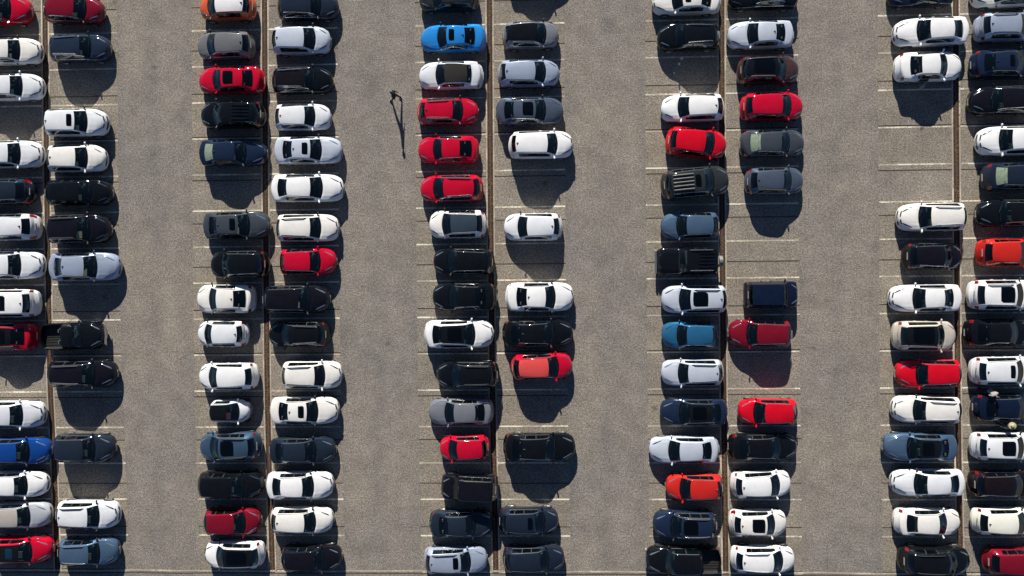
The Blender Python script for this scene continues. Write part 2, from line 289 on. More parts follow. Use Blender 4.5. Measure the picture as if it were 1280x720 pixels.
# ------------------------------------------------------------------ measured tables (metres)
CARS = [
    (-33.87, 18.94, 4.2, 1.87, 0.0, 'hatch', 'red', '', 'red hatchback nose right, topmost in leftmost column'),
    (-33.23, 16.11, 4.31, 1.69, 0.0, 'sedan', 'white', '', 'white sedan nose right between red hatchback and white sedan in leftmost column'),
    (-33.14, 13.65, 4.32, 1.77, 0.0, 'sedan', 'white', 'grille', 'white sedan with dark grille between white sedan and empty bay in leftmost column'),
    (-33.28, 9.0, 4.49, 1.83, 0.0, 'sedan', 'white', '', 'white sedan nose right between empty bay and slate blue hatchback in leftmost column'),
    (-33.96, 6.41, 4.54, 1.64, 180.0, 'hatch', 'navygrey', '', 'slate blue hatchback nose left between white sedan and white hatchback in leftmost column'),
    (-33.56, 3.97, 4.49, 1.78, 180.0, 'hatch', 'white', 'sunroof fin', 'white hatchback with dark sunroof between slate blue hatchback and white sedan in leftmost column'),
    (-33.33, 1.37, 4.54, 1.94, 0.0, 'sedan', 'white', 'grille', 'white sedan with dark grille between white hatchback and white van in leftmost column'),
    (-33.5, -1.26, 4.25, 1.88, 180.0, 'van', 'white', 'pano fin', 'white van with big glass roof between white sedan and red fastback in leftmost column'),
    (-33.73, -3.55, 4.2, 1.9, 180.0, 'coupe', 'red', 'blackroof', 'red fastback with black roof between white van and empty bay in leftmost column'),
    (-33.39, -8.93, 4.55, 1.84, 0.0, 'sedan', 'pearl', '', 'white sedan nose right between empty bay and blue estate car in leftmost column'),
    (-32.99, -11.45, 4.6, 1.76, 0.0, 'wagon', 'royal', '', 'blue estate car nose right between white sedan and white hatchback in leftmost column'),
    (-33.13, -13.75, 4.38, 1.67, 0.0, 'hatch', 'white', '', 'white hatchback nose right between blue estate car and silver estate car in leftmost column'),
    (-32.99, -15.91, 4.49, 1.65, 1.0, 'wagon', 'silver', 'tanroof', 'silver estate car with tan roof between white hatchback and red hatchback in leftmost column'),
    (-32.87, -18.3, 4.44, 1.73, 1.0, 'hatch', 'red', 'bluesunroof blackroof', 'red hatchback with black roof, bottommost in leftmost column'),
    (-28.65, 18.83, 4.05, 1.65, -2.0, 'hatch', 'darkred', '', 'dark red hatchback nose right, topmost in second column from left'),
    (-28.31, 16.23, 4.1, 1.79, 0.0, 'wagon', 'navy', 'rails', 'navy estate car between dark red hatchback and empty bay in second column from left'),
    (-28.57, 11.09, 4.28, 1.81, 0.0, 'suv', 'white', 'sunroof fin', 'white SUV with dark sunroof between empty bay and white hatchback in second column from left'),
    (-28.62, 8.65, 4.1, 1.82, 0.0, 'hatch', 'white', 'fin', 'white hatchback between white SUV and black estate car in second column from left'),
    (-28.47, 6.31, 4.55, 1.69, 0.0, 'wagon', 'black', '', 'black estate car nose right between white hatchback and black SUV in second column from left'),
    (-28.42, 3.79, 4.28, 1.97, 1.0, 'suv', 'blackbrown', 'rails', 'black SUV between black estate car and silver blue sedan in second column from left'),
    (-28.11, 1.2, 4.84, 2.04, 0.0, 'sedan', 'silverblue', 'fin', 'silver blue sedan between black SUV and empty bay in second column from left'),
    (-28.92, -3.55, 4.33, 1.83, 1.0, 'pickup', 'black', '', 'black pickup nose right between empty bay and black estate car in second column from left'),
    (-28.36, -6.16, 4.73, 1.81, 0.0, 'wagon', 'blackbrown', 'rails', 'black estate car between black pickup and empty bay in second column from left'),
    (-28.22, -11.25, 4.11, 1.88, 0.0, 'suv', 'navygrey', '', 'navy SUV nose right with an empty bay above and below in second column from left'),
    (-28.07, -15.85, 4.28, 1.86, 0.0, 'wagon', 'white', 'rails fin', 'white estate car between empty bay and steel blue estate car in second column from left'),
    (-28.07, -18.42, 4.11, 1.78, 0.0, 'wagon', 'steel', 'rails', 'steel blue estate car with roof rails, bottommost in second column from left'),
    (-17.95, 18.8, 3.8, 1.74, 180.0, 'small', 'orange', 'whiteroof fin', 'orange small hatchback with white roof, topmost in third column from left'),
    (-18.09, 16.18, 3.91, 1.77, 180.0, 'hatch', 'grey', 'fin', 'grey hatchback between orange small hatchback and red sedan in third column from left'),
    (-17.75, 13.82, 4.52, 1.69, 180.0, 'sedan', 'red', 'pano', 'red sedan between grey hatchback and black SUV in third column from left'),
    (-17.65, 11.44, 4.4, 1.68, 180.0, 'suv', 'black', 'roofbars', 'black SUV with ribbed roof between red sedan and navy sedan in third column from left'),
    (-17.69, 8.86, 4.64, 1.7, 0.0, 'sedan', 'navyblue', 'fin palerear', 'navy sedan between black SUV and empty bay in third column from left'),
    (-17.49, 3.91, 4.58, 1.81, 1.0, 'sedan', 'slate', 'sunroof fin', 'slate grey sedan between empty bay and black SUV in third column from left'),
    (-17.29, 1.25, 3.9, 1.81, 180.0, 'suv', 'black', '', 'black SUV nose left between slate grey sedan and white fastback in third column from left'),
    (-18.27, -1.09, 4.03, 1.92, 180.0, 'coupe', 'white', 'fin', 'white fastback between black SUV and white small hatchback in third column from left'),
    (-18.51, -3.47, 3.47, 1.72, 180.0, 'small', 'white', 'fin', 'white small hatchback between white fastback and white hatchback in third column from left'),
    (-18.15, -6.38, 4.03, 1.79, 180.0, 'hatch', 'white', '', 'white hatchback nose left between white small hatchback and white microcar in third column from left'),
    (-18.01, -8.76, 2.7, 1.49, 0.0, 'micro', 'white', 'blackroof', 'white microcar between white hatchback and dark steel blue hatchback in third column from left'),
    (-18.06, -11.17, 4.19, 1.9, 182.0, 'hatch', 'steeldark', 'pano rails', 'dark steel blue hatchback between white microcar and black SUV in third column from left'),
    (-18.03, -13.76, 4.51, 1.44, 0.0, 'suv', 'black', '', 'black SUV between dark steel blue hatchback and dark red hatchback in third column from left'),
    (-17.98, -16.3, 3.92, 1.79, 1.0, 'hatch', 'darkred', '', 'dark red hatchback nose right between black SUV and white SUV in third column from left'),
    (-17.85, -18.55, 4.07, 1.65, 180.0, 'suv', 'white', 'blackroof', 'white SUV with black roof, bottommost in third column from left'),
    (-12.42, 18.76, 4.15, 1.79, 0.0, 'wagon', 'navygrey', '', 'navy estate car nose right, topmost in fourth column from left'),
    (-12.89, 16.42, 4.04, 1.82, 0.0, 'hatch', 'silverwhite', 'fin', 'silver hatchback between navy estate car and black estate car in fourth column from left'),
    (-12.86, 13.72, 4.15, 1.69, 0.0, 'wagon', 'black', 'brownroof rails', 'black estate car between silver hatchback and white hatchback in fourth column from left'),
    (-12.86, 11.21, 3.88, 1.72, 0.0, 'hatch', 'white', 'fin', 'white hatchback between black estate car and silver sedan in fourth column from left'),
    (-12.49, 8.94, 4.65, 1.8, 0.0, 'sedan', 'silverwhite', 'sunroof fin', 'silver sedan with dark sunroof between white hatchback and white sedan in fourth column from left'),
    (-12.57, 6.38, 4.98, 1.83, 0.0, 'sedan', 'white', '', 'white sedan nose right between silver sedan and white estate car in fourth column from left'),
    (-12.6, 3.68, 4.32, 1.81, 0.0, 'wagon', 'white', 'rails', 'white estate car between white sedan and red hatchback in fourth column from left'),
    (-12.6, 1.39, 3.93, 1.75, 0.0, 'hatch', 'red', '', 'red hatchback nose right between white estate car and black SUV in fourth column from left'),
    (-13.37, -1.16, 4.53, 1.86, 0.0, 'suv', 'blackbrown', '', 'black SUV nose right between red hatchback and black estate car in fourth column from left'),
    (-13.26, -3.56, 4.04, 1.71, 180.0, 'wagon', 'black', 'rails', 'black estate car between black SUV and white estate car in fourth column from left'),
    (-12.4, -6.32, 4.16, 1.84, 0.0, 'wagon', 'white', 'rails', 'white estate car between black estate car and white sedan in fourth column from left'),
    (-12.92, -8.73, 4.71, 1.82, 0.0, 'sedan', 'white', 'sunroof fin', 'white sedan between white estate car and navy sedan in fourth column from left'),
    (-13.09, -11.46, 4.54, 1.67, 1.0, 'sedan', 'navygrey', '', 'navy sedan nose right between white sedan and another in fourth column from left'),
    (-13.3, -13.83, 4.6, 1.81, 0.0, 'sedan', 'white', '', 'white sedan nose right between navy sedan and white hatchback in fourth column from left'),
    (-13.19, -16.21, 4.32, 1.73, 0.0, 'hatch', 'white', 'fin', 'white hatchback between white sedan and black estate car in fourth column from left'),
    (-12.56, -18.81, 3.88, 1.64, 1.0, 'wagon', 'blackbrown', '', 'black estate car nose right, bottommost in fourth column from left'),
    (-2.76, 19.1, 3.78, 1.38, 180.0, 'suv', 'greenblack', '', 'dark green SUV nose left, topmost in fifth column from left'),
    (-2.47, 16.36, 4.45, 1.59, 180.0, 'sedan', 'blue', 'sunroof fin', 'bright blue sedan between dark green SUV and silver convertible in fifth column from left'),
    (-2.66, 13.85, 4.35, 1.78, 180.0, 'convertible', 'pearl', 'softtop', 'silver convertible between bright blue sedan and red hatchback in fifth column from left'),
    (-2.9, 11.42, 4.13, 1.7, 0.0, 'hatch', 'red', 'rails fin', 'red hatchback with roof rails between silver convertible and red fastback in fifth column from left'),
    (-2.87, 8.84, 4.13, 1.79, 180.0, 'coupe', 'red', '', 'red fastback nose left between red hatchback and another in fifth column from left'),
    (-2.68, 6.21, 4.24, 1.76, 180.0, 'hatch', 'red', 'rails', 'red hatchback with roof rails between red fastback and white hatchback in fifth column from left'),
    (-2.3, 3.8, 3.86, 1.85, 180.0, 'hatch', 'white', 'navyroof', 'white hatchback between red hatchback and black estate car in fifth column from left'),
    (-1.91, 1.28, 3.81, 1.73, 179.0, 'wagon', 'black', '', 'black estate car nose left between white hatchback and black sedan in fifth column from left'),
    (-1.88, -1.1, 4.35, 1.84, 180.0, 'sedan', 'black', '', 'black sedan nose left between black estate car and white sedan in fifth column from left'),
    (-2.28, -3.61, 4.68, 1.86, 0.0, 'sedan', 'white', 'blackroof', 'white sedan with black roof between black sedan and black SUV in fifth column from left'),
    (-1.7, -6.34, 4.22, 1.64, 180.0, 'suv', 'black', 'rails', 'black SUV with roof rails between white sedan and grey sedan in fifth column from left'),
    (-2.2, -8.87, 4.41, 1.58, 180.0, 'sedan', 'greysilver', '', 'grey sedan nose left between black SUV and red small hatchback in fifth column from left'),
    (-1.98, -11.31, 3.37, 1.66, 182.0, 'small', 'red', '', 'red small hatchback between grey sedan and black boxy SUV in fifth column from left'),
    (-1.66, -13.97, 3.8, 1.64, 178.0, 'boxsuv', 'blackbrown', '', 'black boxy SUV between red small hatchback and navy sedan in fifth column from left'),
    (-2.25, -16.44, 4.35, 1.66, 1.0, 'sedan', 'navygrey', '', 'navy sedan between black boxy SUV and silver estate car in fifth column from left'),
    (-2.68, -18.91, 4.3, 1.58, 1.0, 'wagon', 'silverblue', 'sunroof fin rails', 'silver estate car with dark sunroof, bottommost in fifth column from left'),
    (2.74, 16.44, 3.77, 1.64, 0.0, 'hatch', 'greysilver', 'blackroof', 'grey hatchback between empty bay and silver blue hatchback in fifth column from right'),
    (2.58, 13.88, 4.15, 1.72, 0.0, 'hatch', 'silverblue', 'fin', 'silver blue hatchback between grey hatchback and slate blue sedan in fifth column from right'),
    (2.63, 11.35, 4.53, 1.75, 0.0, 'sedan', 'slateblue', 'pano', 'slate blue sedan between silver blue hatchback and white SUV in fifth column from right'),
    (3.37, 9.05, 4.31, 1.74, 0.0, 'suv', 'white', 'fin', 'white SUV between slate blue sedan and empty bay in fifth column from right'),
    (2.8, 3.55, 3.94, 1.79, 180.0, 'hatch', 'white', 'fin', 'white hatchback with an empty bay above and below in fifth column from right'),
    (3.19, -1.15, 4.58, 1.94, 0.0, 'sedan', 'white', 'fin', 'white sedan with roof fin between empty bay and black sedan in fifth column from right'),
    (3.03, -3.6, 4.74, 1.74, 0.0, 'sedan', 'black', 'fin', 'black sedan with roof fin between white sedan and red hatchback in fifth column from right'),
    (3.28, -5.84, 4.1, 1.66, 1.0, 'hatch', 'red', 'fadedroof', 'red hatchback between black sedan and empty bay in fifth column from right'),
    (3.07, -11.27, 4.85, 1.87, 0.0, 'sedan', 'black', 'fin', 'black sedan with an empty bay above and below in fifth column from right'),
    (2.29, -16.21, 4.05, 1.55, 0.0, 'hatch', 'navyblack', 'sunroof', 'navy hatchback between empty bay and navy estate car in fifth column from right'),
    (2.62, -18.81, 3.89, 1.62, 1.0, 'wagon', 'navyblack', '', 'navy estate car nose right, bottommost in fifth column from right'),
    (3.29, 21.28, 4.58, 1.58, 0.0, 'sedan', 'white', '', 'white sedan above the top edge, seen only by its shadow, fifth column from right'),
    (13.2, 18.54, 4.52, 1.54, 180.0, 'sedan', 'white', 'sunroof', 'white sedan with dark sunroof, topmost in fourth column from right'),
    (13.34, 16.13, 4.1, 1.68, 180.0, 'wagon', 'black', 'rails', 'black estate car between white sedan and empty bay in fourth column from right'),
    (13.56, 11.36, 4.2, 1.73, 180.0, 'hatch', 'white', 'fin', 'white hatchback with roof fin between empty bay and red hatchback in fourth column from right'),
    (13.75, 9.01, 3.98, 1.87, -7.0, 'hatch', 'redbright', '', 'red hatchback nose right between white hatchback and black SUV in fourth column from right'),
    (13.65, 6.37, 4.47, 1.98, 5.0, 'suv', 'greenblack', 'roofrack', 'black SUV between red hatchback and steel blue hatchback in fourth column from right'),
    (13.33, 3.5, 3.89, 1.72, 180.0, 'hatch', 'steel', '', 'steel blue hatchback nose left between black SUV and black off-roader in fourth column from right'),
    (13.08, 1.15, 4.06, 1.77, 180.0, 'jeep', 'black', 'ribroof rails', 'black off-roader between steel blue hatchback and silver SUV in fourth column from right'),
    (13.53, -1.4, 4.37, 1.82, 180.0, 'suv', 'silverwhite', 'pano fin rails', 'silver SUV between black off-roader and teal blue hatchback in fourth column from right'),
    (13.27, -3.78, 3.78, 1.52, 180.0, 'hatch', 'teal', '', 'teal blue hatchback between silver SUV and silver estate car in fourth column from right'),
    (13.38, -6.3, 4.15, 1.7, 180.0, 'wagon', 'silverwhite', 'fin rails', 'silver estate car between teal blue hatchback and navy sedan in fourth column from right'),
    (13.46, -8.93, 4.47, 1.67, 180.0, 'sedan', 'navyblue', 'blackroof', 'navy sedan between silver estate car and silver sedan in fourth column from right'),
    (12.77, -11.45, 4.64, 1.64, 180.0, 'sedan', 'silverwhite', '', 'silver sedan nose left between navy sedan and orange red hatchback in fourth column from right'),
    (13.44, -13.97, 3.78, 1.61, 180.0, 'hatch', 'orangered', 'fin', 'orange red hatchback between silver sedan and navy SUV in fourth column from right'),
    (12.79, -16.44, 4.23, 1.69, 180.0, 'suv', 'navyblue', 'pano rails', 'navy SUV between orange red hatchback and black crew cab pickup in fourth column from right'),
    (12.66, -18.82, 4.98, 1.71, 180.0, 'crewpickup', 'black', '', 'black crew cab pickup nose left, bottommost in fourth column from right'),
    (18.3, 18.77, 4.6, 1.59, 180.0, 'sedan', 'black', 'trim', 'black sedan with chrome window trim, topmost in third column from right'),
    (18.09, 16.16, 4.34, 1.62, 180.0, 'sedan', 'silverwhite', 'fin', 'silver sedan with roof fin between black sedan and brown SUV in third column from right'),
    (18.55, 13.78, 3.91, 1.7, 1.0, 'suv', 'brown', 'blackroof rails', 'brown SUV with black roof between silver sedan and red hatchback in third column from right'),
    (18.77, 11.35, 4.07, 1.78, 0.0, 'hatch', 'red', '', 'red hatchback nose right between brown SUV and slate grey sedan in third column from right'),
    (18.8, 8.92, 4.17, 1.65, 0.0, 'sedan', 'slate', 'palerear', 'slate grey sedan between red hatchback and slate blue hatchback in third column from right'),
    (18.91, 6.41, 3.8, 1.68, 0.0, 'hatch', 'slateblue', 'fin', 'slate blue hatchback between slate grey sedan and empty bay in third column from right'),
    (18.61, -1.13, 3.33, 1.71, 0.0, 'boxsuv', 'royaldark', '', 'navy boxy SUV between empty bay and dark red estate car in third column from right'),
    (17.9, -3.73, 3.98, 1.78, 179.0, 'wagon', 'darkred', '', 'dark red estate car between navy boxy SUV and empty bay in third column from right'),
    (18.35, -8.94, 3.92, 1.66, 180.0, 'hatch', 'redbright', '', 'red hatchback nose left between empty bay and black sedan in third column from right'),
    (17.99, -11.27, 4.5, 1.69, 0.0, 'sedan', 'black', '', 'black sedan nose right between red hatchback and white hatchback in third column from right'),
    (17.84, -13.75, 3.93, 1.72, 3.0, 'hatch', 'white', 'fin', 'white hatchback with roof fin between black sedan and white hatchback in third column from right'),
    (17.63, -16.35, 3.77, 1.63, 0.0, 'hatch', 'white', 'pano fin', 'white hatchback with big glass roof between white hatchback and another in third column from right'),
    (17.92, -18.75, 4.19, 1.6, 0.0, 'hatch', 'white', 'rails fin', 'white hatchback with roof rails, bottommost in third column from right'),
    (28.65, 18.71, 3.91, 1.52, 180.0, 'sedan', 'navyblack', '', 'black sedan nose left, topmost in second column from right'),
    (29.23, 16.11, 4.79, 1.76, 181.0, 'sedan', 'white', 'grille', 'white sedan with dark grille between black sedan and white sedan in second column from right'),
    (29.05, 13.81, 4.27, 1.84, 0.0, 'sedan', 'white', 'opendoor', 'white sedan between white sedan and empty bay in second column from right'),
    (29.18, 3.88, 4.38, 1.8, 180.0, 'wagon', 'white', 'rails grille', 'white estate car between empty bay and black hatchback in second column from right'),
    (29.19, 1.29, 3.7, 1.64, -1.0, 'hatch', 'blackbrown', '', 'black hatchback nose right between white estate car and white sedan in second column from right'),
    (28.72, -1.46, 4.59, 1.75, 180.0, 'sedan', 'white', 'grille', 'white sedan with dark grille between black hatchback and beige SUV in second column from right'),
    (28.61, -3.94, 3.88, 1.91, 0.0, 'suv', 'beige', 'blackroof rails', 'beige SUV between white sedan and red estate car in second column from right'),
    (28.89, -6.44, 4.17, 1.79, 180.0, 'wagon', 'redbright', '', 'red estate car between beige SUV and white estate car in second column from right'),
    (28.74, -8.82, 4.44, 1.76, 179.0, 'wagon', 'white', 'rails fin grille', 'white estate car between red estate car and steel blue sedan in second column from right'),
    (28.28, -11.29, 4.71, 1.78, 180.0, 'sedan', 'steel', 'blackroof', 'steel blue sedan between white estate car and white sedan in second column from right'),
    (28.78, -13.65, 4.7, 1.7, 180.0, 'sedan', 'white', 'grille', 'white sedan between steel blue sedan and white sedan in second column from right'),
    (28.76, -16.27, 4.28, 1.72, 0.0, 'sedan', 'white', '', 'white sedan nose right between white sedan and black SUV in second column from right'),
    (29.13, -18.76, 4.55, 1.69, 0.0, 'suv', 'black', 'rails', 'black SUV with roof rails, bottommost in second column from right'),
    (34.05, 18.56, 4.09, 1.04, 180.0, 'sedan', 'ivory', '', 'pale silver sedan nose left, topmost in rightmost column'),
    (34.11, 16.29, 3.72, 1.59, 0.0, 'suv', 'silverblue', 'fin rails', 'silver blue SUV with roof rails between pale silver sedan and navy sedan in rightmost column'),
    (33.97, 13.92, 4.2, 1.52, 0.0, 'sedan', 'navyblue', 'fin sunroof', 'navy sedan with dark sunroof between silver blue SUV and black estate car in rightmost column'),
    (33.82, 11.5, 4.25, 1.76, 180.0, 'wagon', 'blackbrown', '', 'black estate car nose left between navy sedan and white estate car in rightmost column'),
    (34.41, 8.83, 4.45, 1.84, 180.0, 'wagon', 'white', '', 'white estate car nose left between black estate car and black sedan in rightmost column'),
    (34.65, 6.48, 3.93, 1.61, 0.0, 'sedan', 'navyblack', 'palerear', 'black sedan with pale rear blind between white estate car and black sedan in rightmost column'),
    (34.27, 4.08, 4.24, 1.69, 180.0, 'sedan', 'black', '', 'black sedan nose left between black sedan and orange red hatchback in rightmost column'),
    (34.0, 1.48, 3.63, 1.79, 0.0, 'hatch', 'orangered', '', 'orange red hatchback nose right between black sedan and white SUV in rightmost column'),
    (33.61, -1.29, 4.15, 1.95, 0.0, 'suv', 'white', 'pano rails', 'white SUV with big glass roof between orange red hatchback and black sedan in rightmost column'),
    (33.44, -3.77, 4.26, 1.6, 0.0, 'sedan', 'black', '', 'black sedan nose right between white SUV and another in rightmost column'),
    (33.65, -6.27, 3.99, 1.81, 0.0, 'suv', 'white', 'sunroof fin', 'white SUV with dark sunroof between black sedan and dark blue sedan in rightmost column'),
    (33.91, -8.71, 4.15, 1.7, 0.0, 'sedan', 'royaldark', '', 'dark blue sedan nose right between white SUV and another in rightmost column'),
    (33.64, -11.25, 3.94, 1.79, 0.0, 'suv', 'white', 'pano fin', 'white SUV between dark blue sedan and black estate car in rightmost column'),
    (33.62, -13.75, 4.15, 1.69, 0.0, 'wagon', 'darkredblack', '', 'black estate car nose right between white SUV and ivory hatchback in rightmost column'),
    (33.67, -16.19, 4.0, 1.67, 0.0, 'hatch', 'ivory', 'fin', 'ivory hatchback with roof fin between black estate car and dark red hatchback in rightmost column'),
    (34.4, -18.83, 4.04, 1.63, 0.0, 'hatch', 'darkred', '', 'dark red hatchback nose right, bottommost in rightmost column'),
]
GUTTERS = {
    1: [(-31.15, 23.25), (-31.16, 14.31), (-31.16, 6.48), (-31.08, -6.95), (-30.83, -13.11), (-30.64, -21.51)],
    2: [(-15.59, 22.85), (-15.61, 19.53), (-15.69, 6.26), (-15.7, -7.02), (-15.63, -12.56), (-15.54, -15.89), (-15.43, -21.43)],
    3: [(-0.04, 22.45), (-0.04, 19.17), (-0.1, 6.05), (-0.09, -7.1), (0.02, -18.61), (0.04, -21.35)],
    4: [(15.72, 22.05), (15.69, 18.81), (15.59, 5.82), (15.59, -7.17), (15.63, -21.27)],
    5: [(31.22, 21.66), (31.15, 9.89), (31.16, 7.75), (31.11, -7.25), (31.21, -21.19)],
}

# ------------------------------------------------------------------ the setting
def gutter_x(c):
    pts = sorted([(p[1], p[0]) for p in GUTTERS[c]])
    def f(y):
        if y <= pts[0][0]: return pts[0][1]
        if y >= pts[-1][0]: return pts[-1][1]
        for a, b in zip(pts, pts[1:]):
            if a[0] <= y <= b[0]: return a[1]+(b[1]-a[1])*(y-a[0])/(b[0]-a[0])
    return f
Y_TOP, Y_BOT = 40.1028, -40.8972
def strip_mesh(name, fa, fb, ys, z0, z1, mat):
    """box-like strip between two x-functions"""
    vs = []; fs = []
    for y in ys:
        a, b = fa(y), fb(y)
        vs += [(a, y, z0), (b, y, z0), (b, y, z1), (a, y, z1)]
    n = len(ys)
    for i in range(n-1):
        o = i*4; p = o+4
        fs += [(o+3, p+3, p+2, o+2), (o+2, p+2, p+1, o+1), (o, p, p+3, o+3)]
    fs += [(0, 3, 2, 1), ((n-1)*4, (n-1)*4+1, (n-1)*4+2, (n-1)*4+3)]
    me = mesh_from(name, vs, fs, [mat], smooth=False)
    bm = bmesh.new(); bm.from_mesh(me); bmesh.ops.recalc_face_normals(bm, faces=bm.faces); bm.to_mesh(me); bm.free()
    return me
gm = mesh_from('ground', [(-600, -600, -0.09), (600, -600, -0.09), (600, 600, -0.09), (-600, 600, -0.09)], [(0, 1, 2, 3)], [M['ground']], smooth=False)
tag(link('ground', gm), kind='structure')
BAY = 5.13     # from gutter centre to the end of the bay lines
HG = 0.19      # half width of the gutter
ES = 0.095      # width of the edge stone
ys_all = [Y_BOT+i*(Y_TOP-Y_BOT)/54 for i in range(55)]
GX = {c: gutter_x(c) for c in range(1, 6)}
GX[0] = lambda y: GX[1](y)-15.6
GX[6] = lambda y: GX[5](y)+15.6
for c in range(0, 7):
    g = GX[c]
    # aisle to the right of this strip of bays
    if c < 6:
        g2 = GX[c+1]
        me = strip_mesh('aisle', lambda y: g(y)+BAY, lambda y: g2(y)-BAY, ys_all, -0.08, 0.0, M['asphalt'])
        tag(link('aisle', me), kind='structure')
    if c in (0, 6): continue
    root = link('bay_strip', strip_mesh('bay_strip', lambda y: g(y)-BAY, lambda y: g(y)+BAY, ys_all, -0.085, -0.014, M['tar']))
    tag(root, kind='structure')
    link('gutter', strip_mesh('gutter', lambda y: g(y)-HG, lambda y: g(y)+HG, ys_all, -0.0135, -0.008, M['gutter']), root)
    o = link('leaf_litter', strip_mesh('leaf_litter', lambda y: g(y)-0.045+0.02*sin(y*1.3), lambda y: g(y)+0.045+0.02*sin(y*2.1+c), ys_all, -0.0078, -0.004, M['gutter_core']), root)
    o['kind'] = 'stuff'
    mb = MB(); rl = random.Random(c)
    for _ in range(1500):
        y = rl.uniform(-23, 23); 
        if sin(y*1.7+c)+sin(y*.43+2*c) < rl.uniform(-1.6, 1.2): continue
        x = g(y)+rl.gauss(0, .10); a = rl.uniform(0, pi); q = rl.uniform(.025, .07)
        if abs(x-g(y)) > HG+.25: continue
        z0 = .012 if abs(x-g(y)) > HG else .002
        mb.add([(x+q*cos(a), y+q*sin(a), z0), (x-q*.5*sin(a), y+q*.5*cos(a), z0+.012), (x-q*cos(a), y-q*sin(a), z0+.004), (x+q*.5*sin(a), y-q*.5*cos(a), z0+.010)], [(0, 1, 2, 3)])
    lv = link('dry_leaves', mb.mesh('dry_leaves', [M['leaf']], False), root); lv['kind'] = 'stuff'
    for s in (-1, 1):
        a0, a1 = (HG, HG+ES) if s > 0 else (-HG-ES, -HG)
        link('edge_stone', strip_mesh('edge_stone', lambda y: g(y)+a0, lambda y: g(y)+a1, ys_all, -0.0135, 0.006, M['edge']), root)
        # slabs
        b0, b1 = (HG+ES, BAY) if s > 0 else (-BAY, -HG-ES)
        k = 0; y1 = 16.1028+3.0*2
        for k in range(-6, 17):
            ya, yb = 16.1028-3*(k+1)+0.04, 16.1028-3*k-0.04
            if ya > Y_TOP or yb < Y_BOT: continue
            vs = []
            dz = random.uniform(-0.002, 0.002)
            me = strip_mesh('slab', lambda y: g(y)+b0, lambda y: g(y)+b1-0.002, [ya, yb], -0.0135, dz, M['slab'] if random.random() < 0.6 else M['slab_b'])
            link('slab', me, root)
        for k in range(-4, 19):
            y = (7-k)*2.5
            if not (-28 < y < 28): continue
            me = strip_mesh('bay_line', lambda yy: g(yy)+b0+0.01, lambda yy: g(yy)+b1-0.02, [y-0.05, y+0.05], 0.0025, 0.006, M['line'])
            link('bay_line', me, root)
# cross joint along the foot of the lot: a paler band with a dark joint
def cross(name, ya, yb, za, zb, mat, xa=-70, xb=70):
    xs = [xa+i*2.0 for i in range(int((xb-xa)/2)+1)]
    vs = []; fs = []
    for x in xs:
        w = 0.03*sin(x*0.9)+0.02*sin(x*2.3)
        dy = -0.06*abs(x)/35
        vs += [(x, ya+dy+w, za), (x, yb+dy+w, za), (x, yb+dy+w, zb), (x, ya+dy+w, zb)]
    for i in range(len(xs)-1):
        o = i*4; p = o+4
        fs += [(o+3, p+3, p+2, o+2), (o+2, p+2, p+1, o+1), (o, p, p+3, o+3)]
    me = mesh_from(name, vs, fs, [mat], smooth=False)
    bm = bmesh.new(); bm.from_mesh(me); bmesh.ops.recalc_face_normals(bm, faces=bm.faces); bm.to_mesh(me); bm.free()
    return link(name, me)
tag(cross('cross_kerb', -19.98, -19.88, -0.03, 0.012, M['edge']), kind='structure')
tag(cross('cross_joint', -20.12, -20.05, -0.03, 0.0105, M['tar']), kind='structure')
tag(cross('service_road', -44.0, -20.14, -0.03, 0.0095, M['band']), kind='structure')
# thin seam in an aisle
mb = MB()
pts = []
yy = 2.6
while yy > -1.4:
    pts.append((8.2+random.uniform(-0.02, 0.02), yy)); yy -= 0.25
for (xa, ya), (xb, yb) in zip(pts, pts[1:]):
    mb.add([(xa-0.025, ya, 0.004), (xa+0.025, ya, 0.004), (xb+0.025, yb, 0.004), (xb-0.025, yb, 0.004)], [(0, 3, 2, 1)])
tag(link('asphalt_seam', mb.mesh('asphalt_seam', [M['crack']], False)), kind='structure')
def crack(pts, w):
    mb = MB()
    for (xa, ya), (xb, yb) in zip(pts, pts[1:]):
        d = Vector((xb-xa, yb-ya)).normalized(); nx, ny = -d.y*w, d.x*w
        mb.add([(xa-nx, ya-ny, .004), (xb-nx, yb-ny, .004), (xb+nx, yb+ny, .004), (xa+nx, ya+ny, .004)], [(0, 1, 2, 3)])
    tag(link('asphalt_crack', mb.mesh('asphalt_crack', [M['crack']], False)), kind='structure')
rc = random.Random(3)
for x0, y0, dx, dy, n_, w in ((-22.2, -5.5, .17, .10, 10, .022), (-7.4, 4.0, .02, -.22, 14, .012), (-25.0, -10.5, .03, .20, 12, .012), (7.0, -13.5, .05, -.2, 12, .012), (24.2, 6.5, -.04, -.22, 12, .012), (22.8, -9.5, .16, .08, 9, .014), (-22.8, 9.0, .05, -.2, 11, .012)):
    pts = [(x0, y0)]
    for _ in range(n_): pts.append((pts[-1][0]+dx+rc.uniform(-.07, .07), pts[-1][1]+dy+rc.uniform(-.05, .05)))
    crack(pts, w)

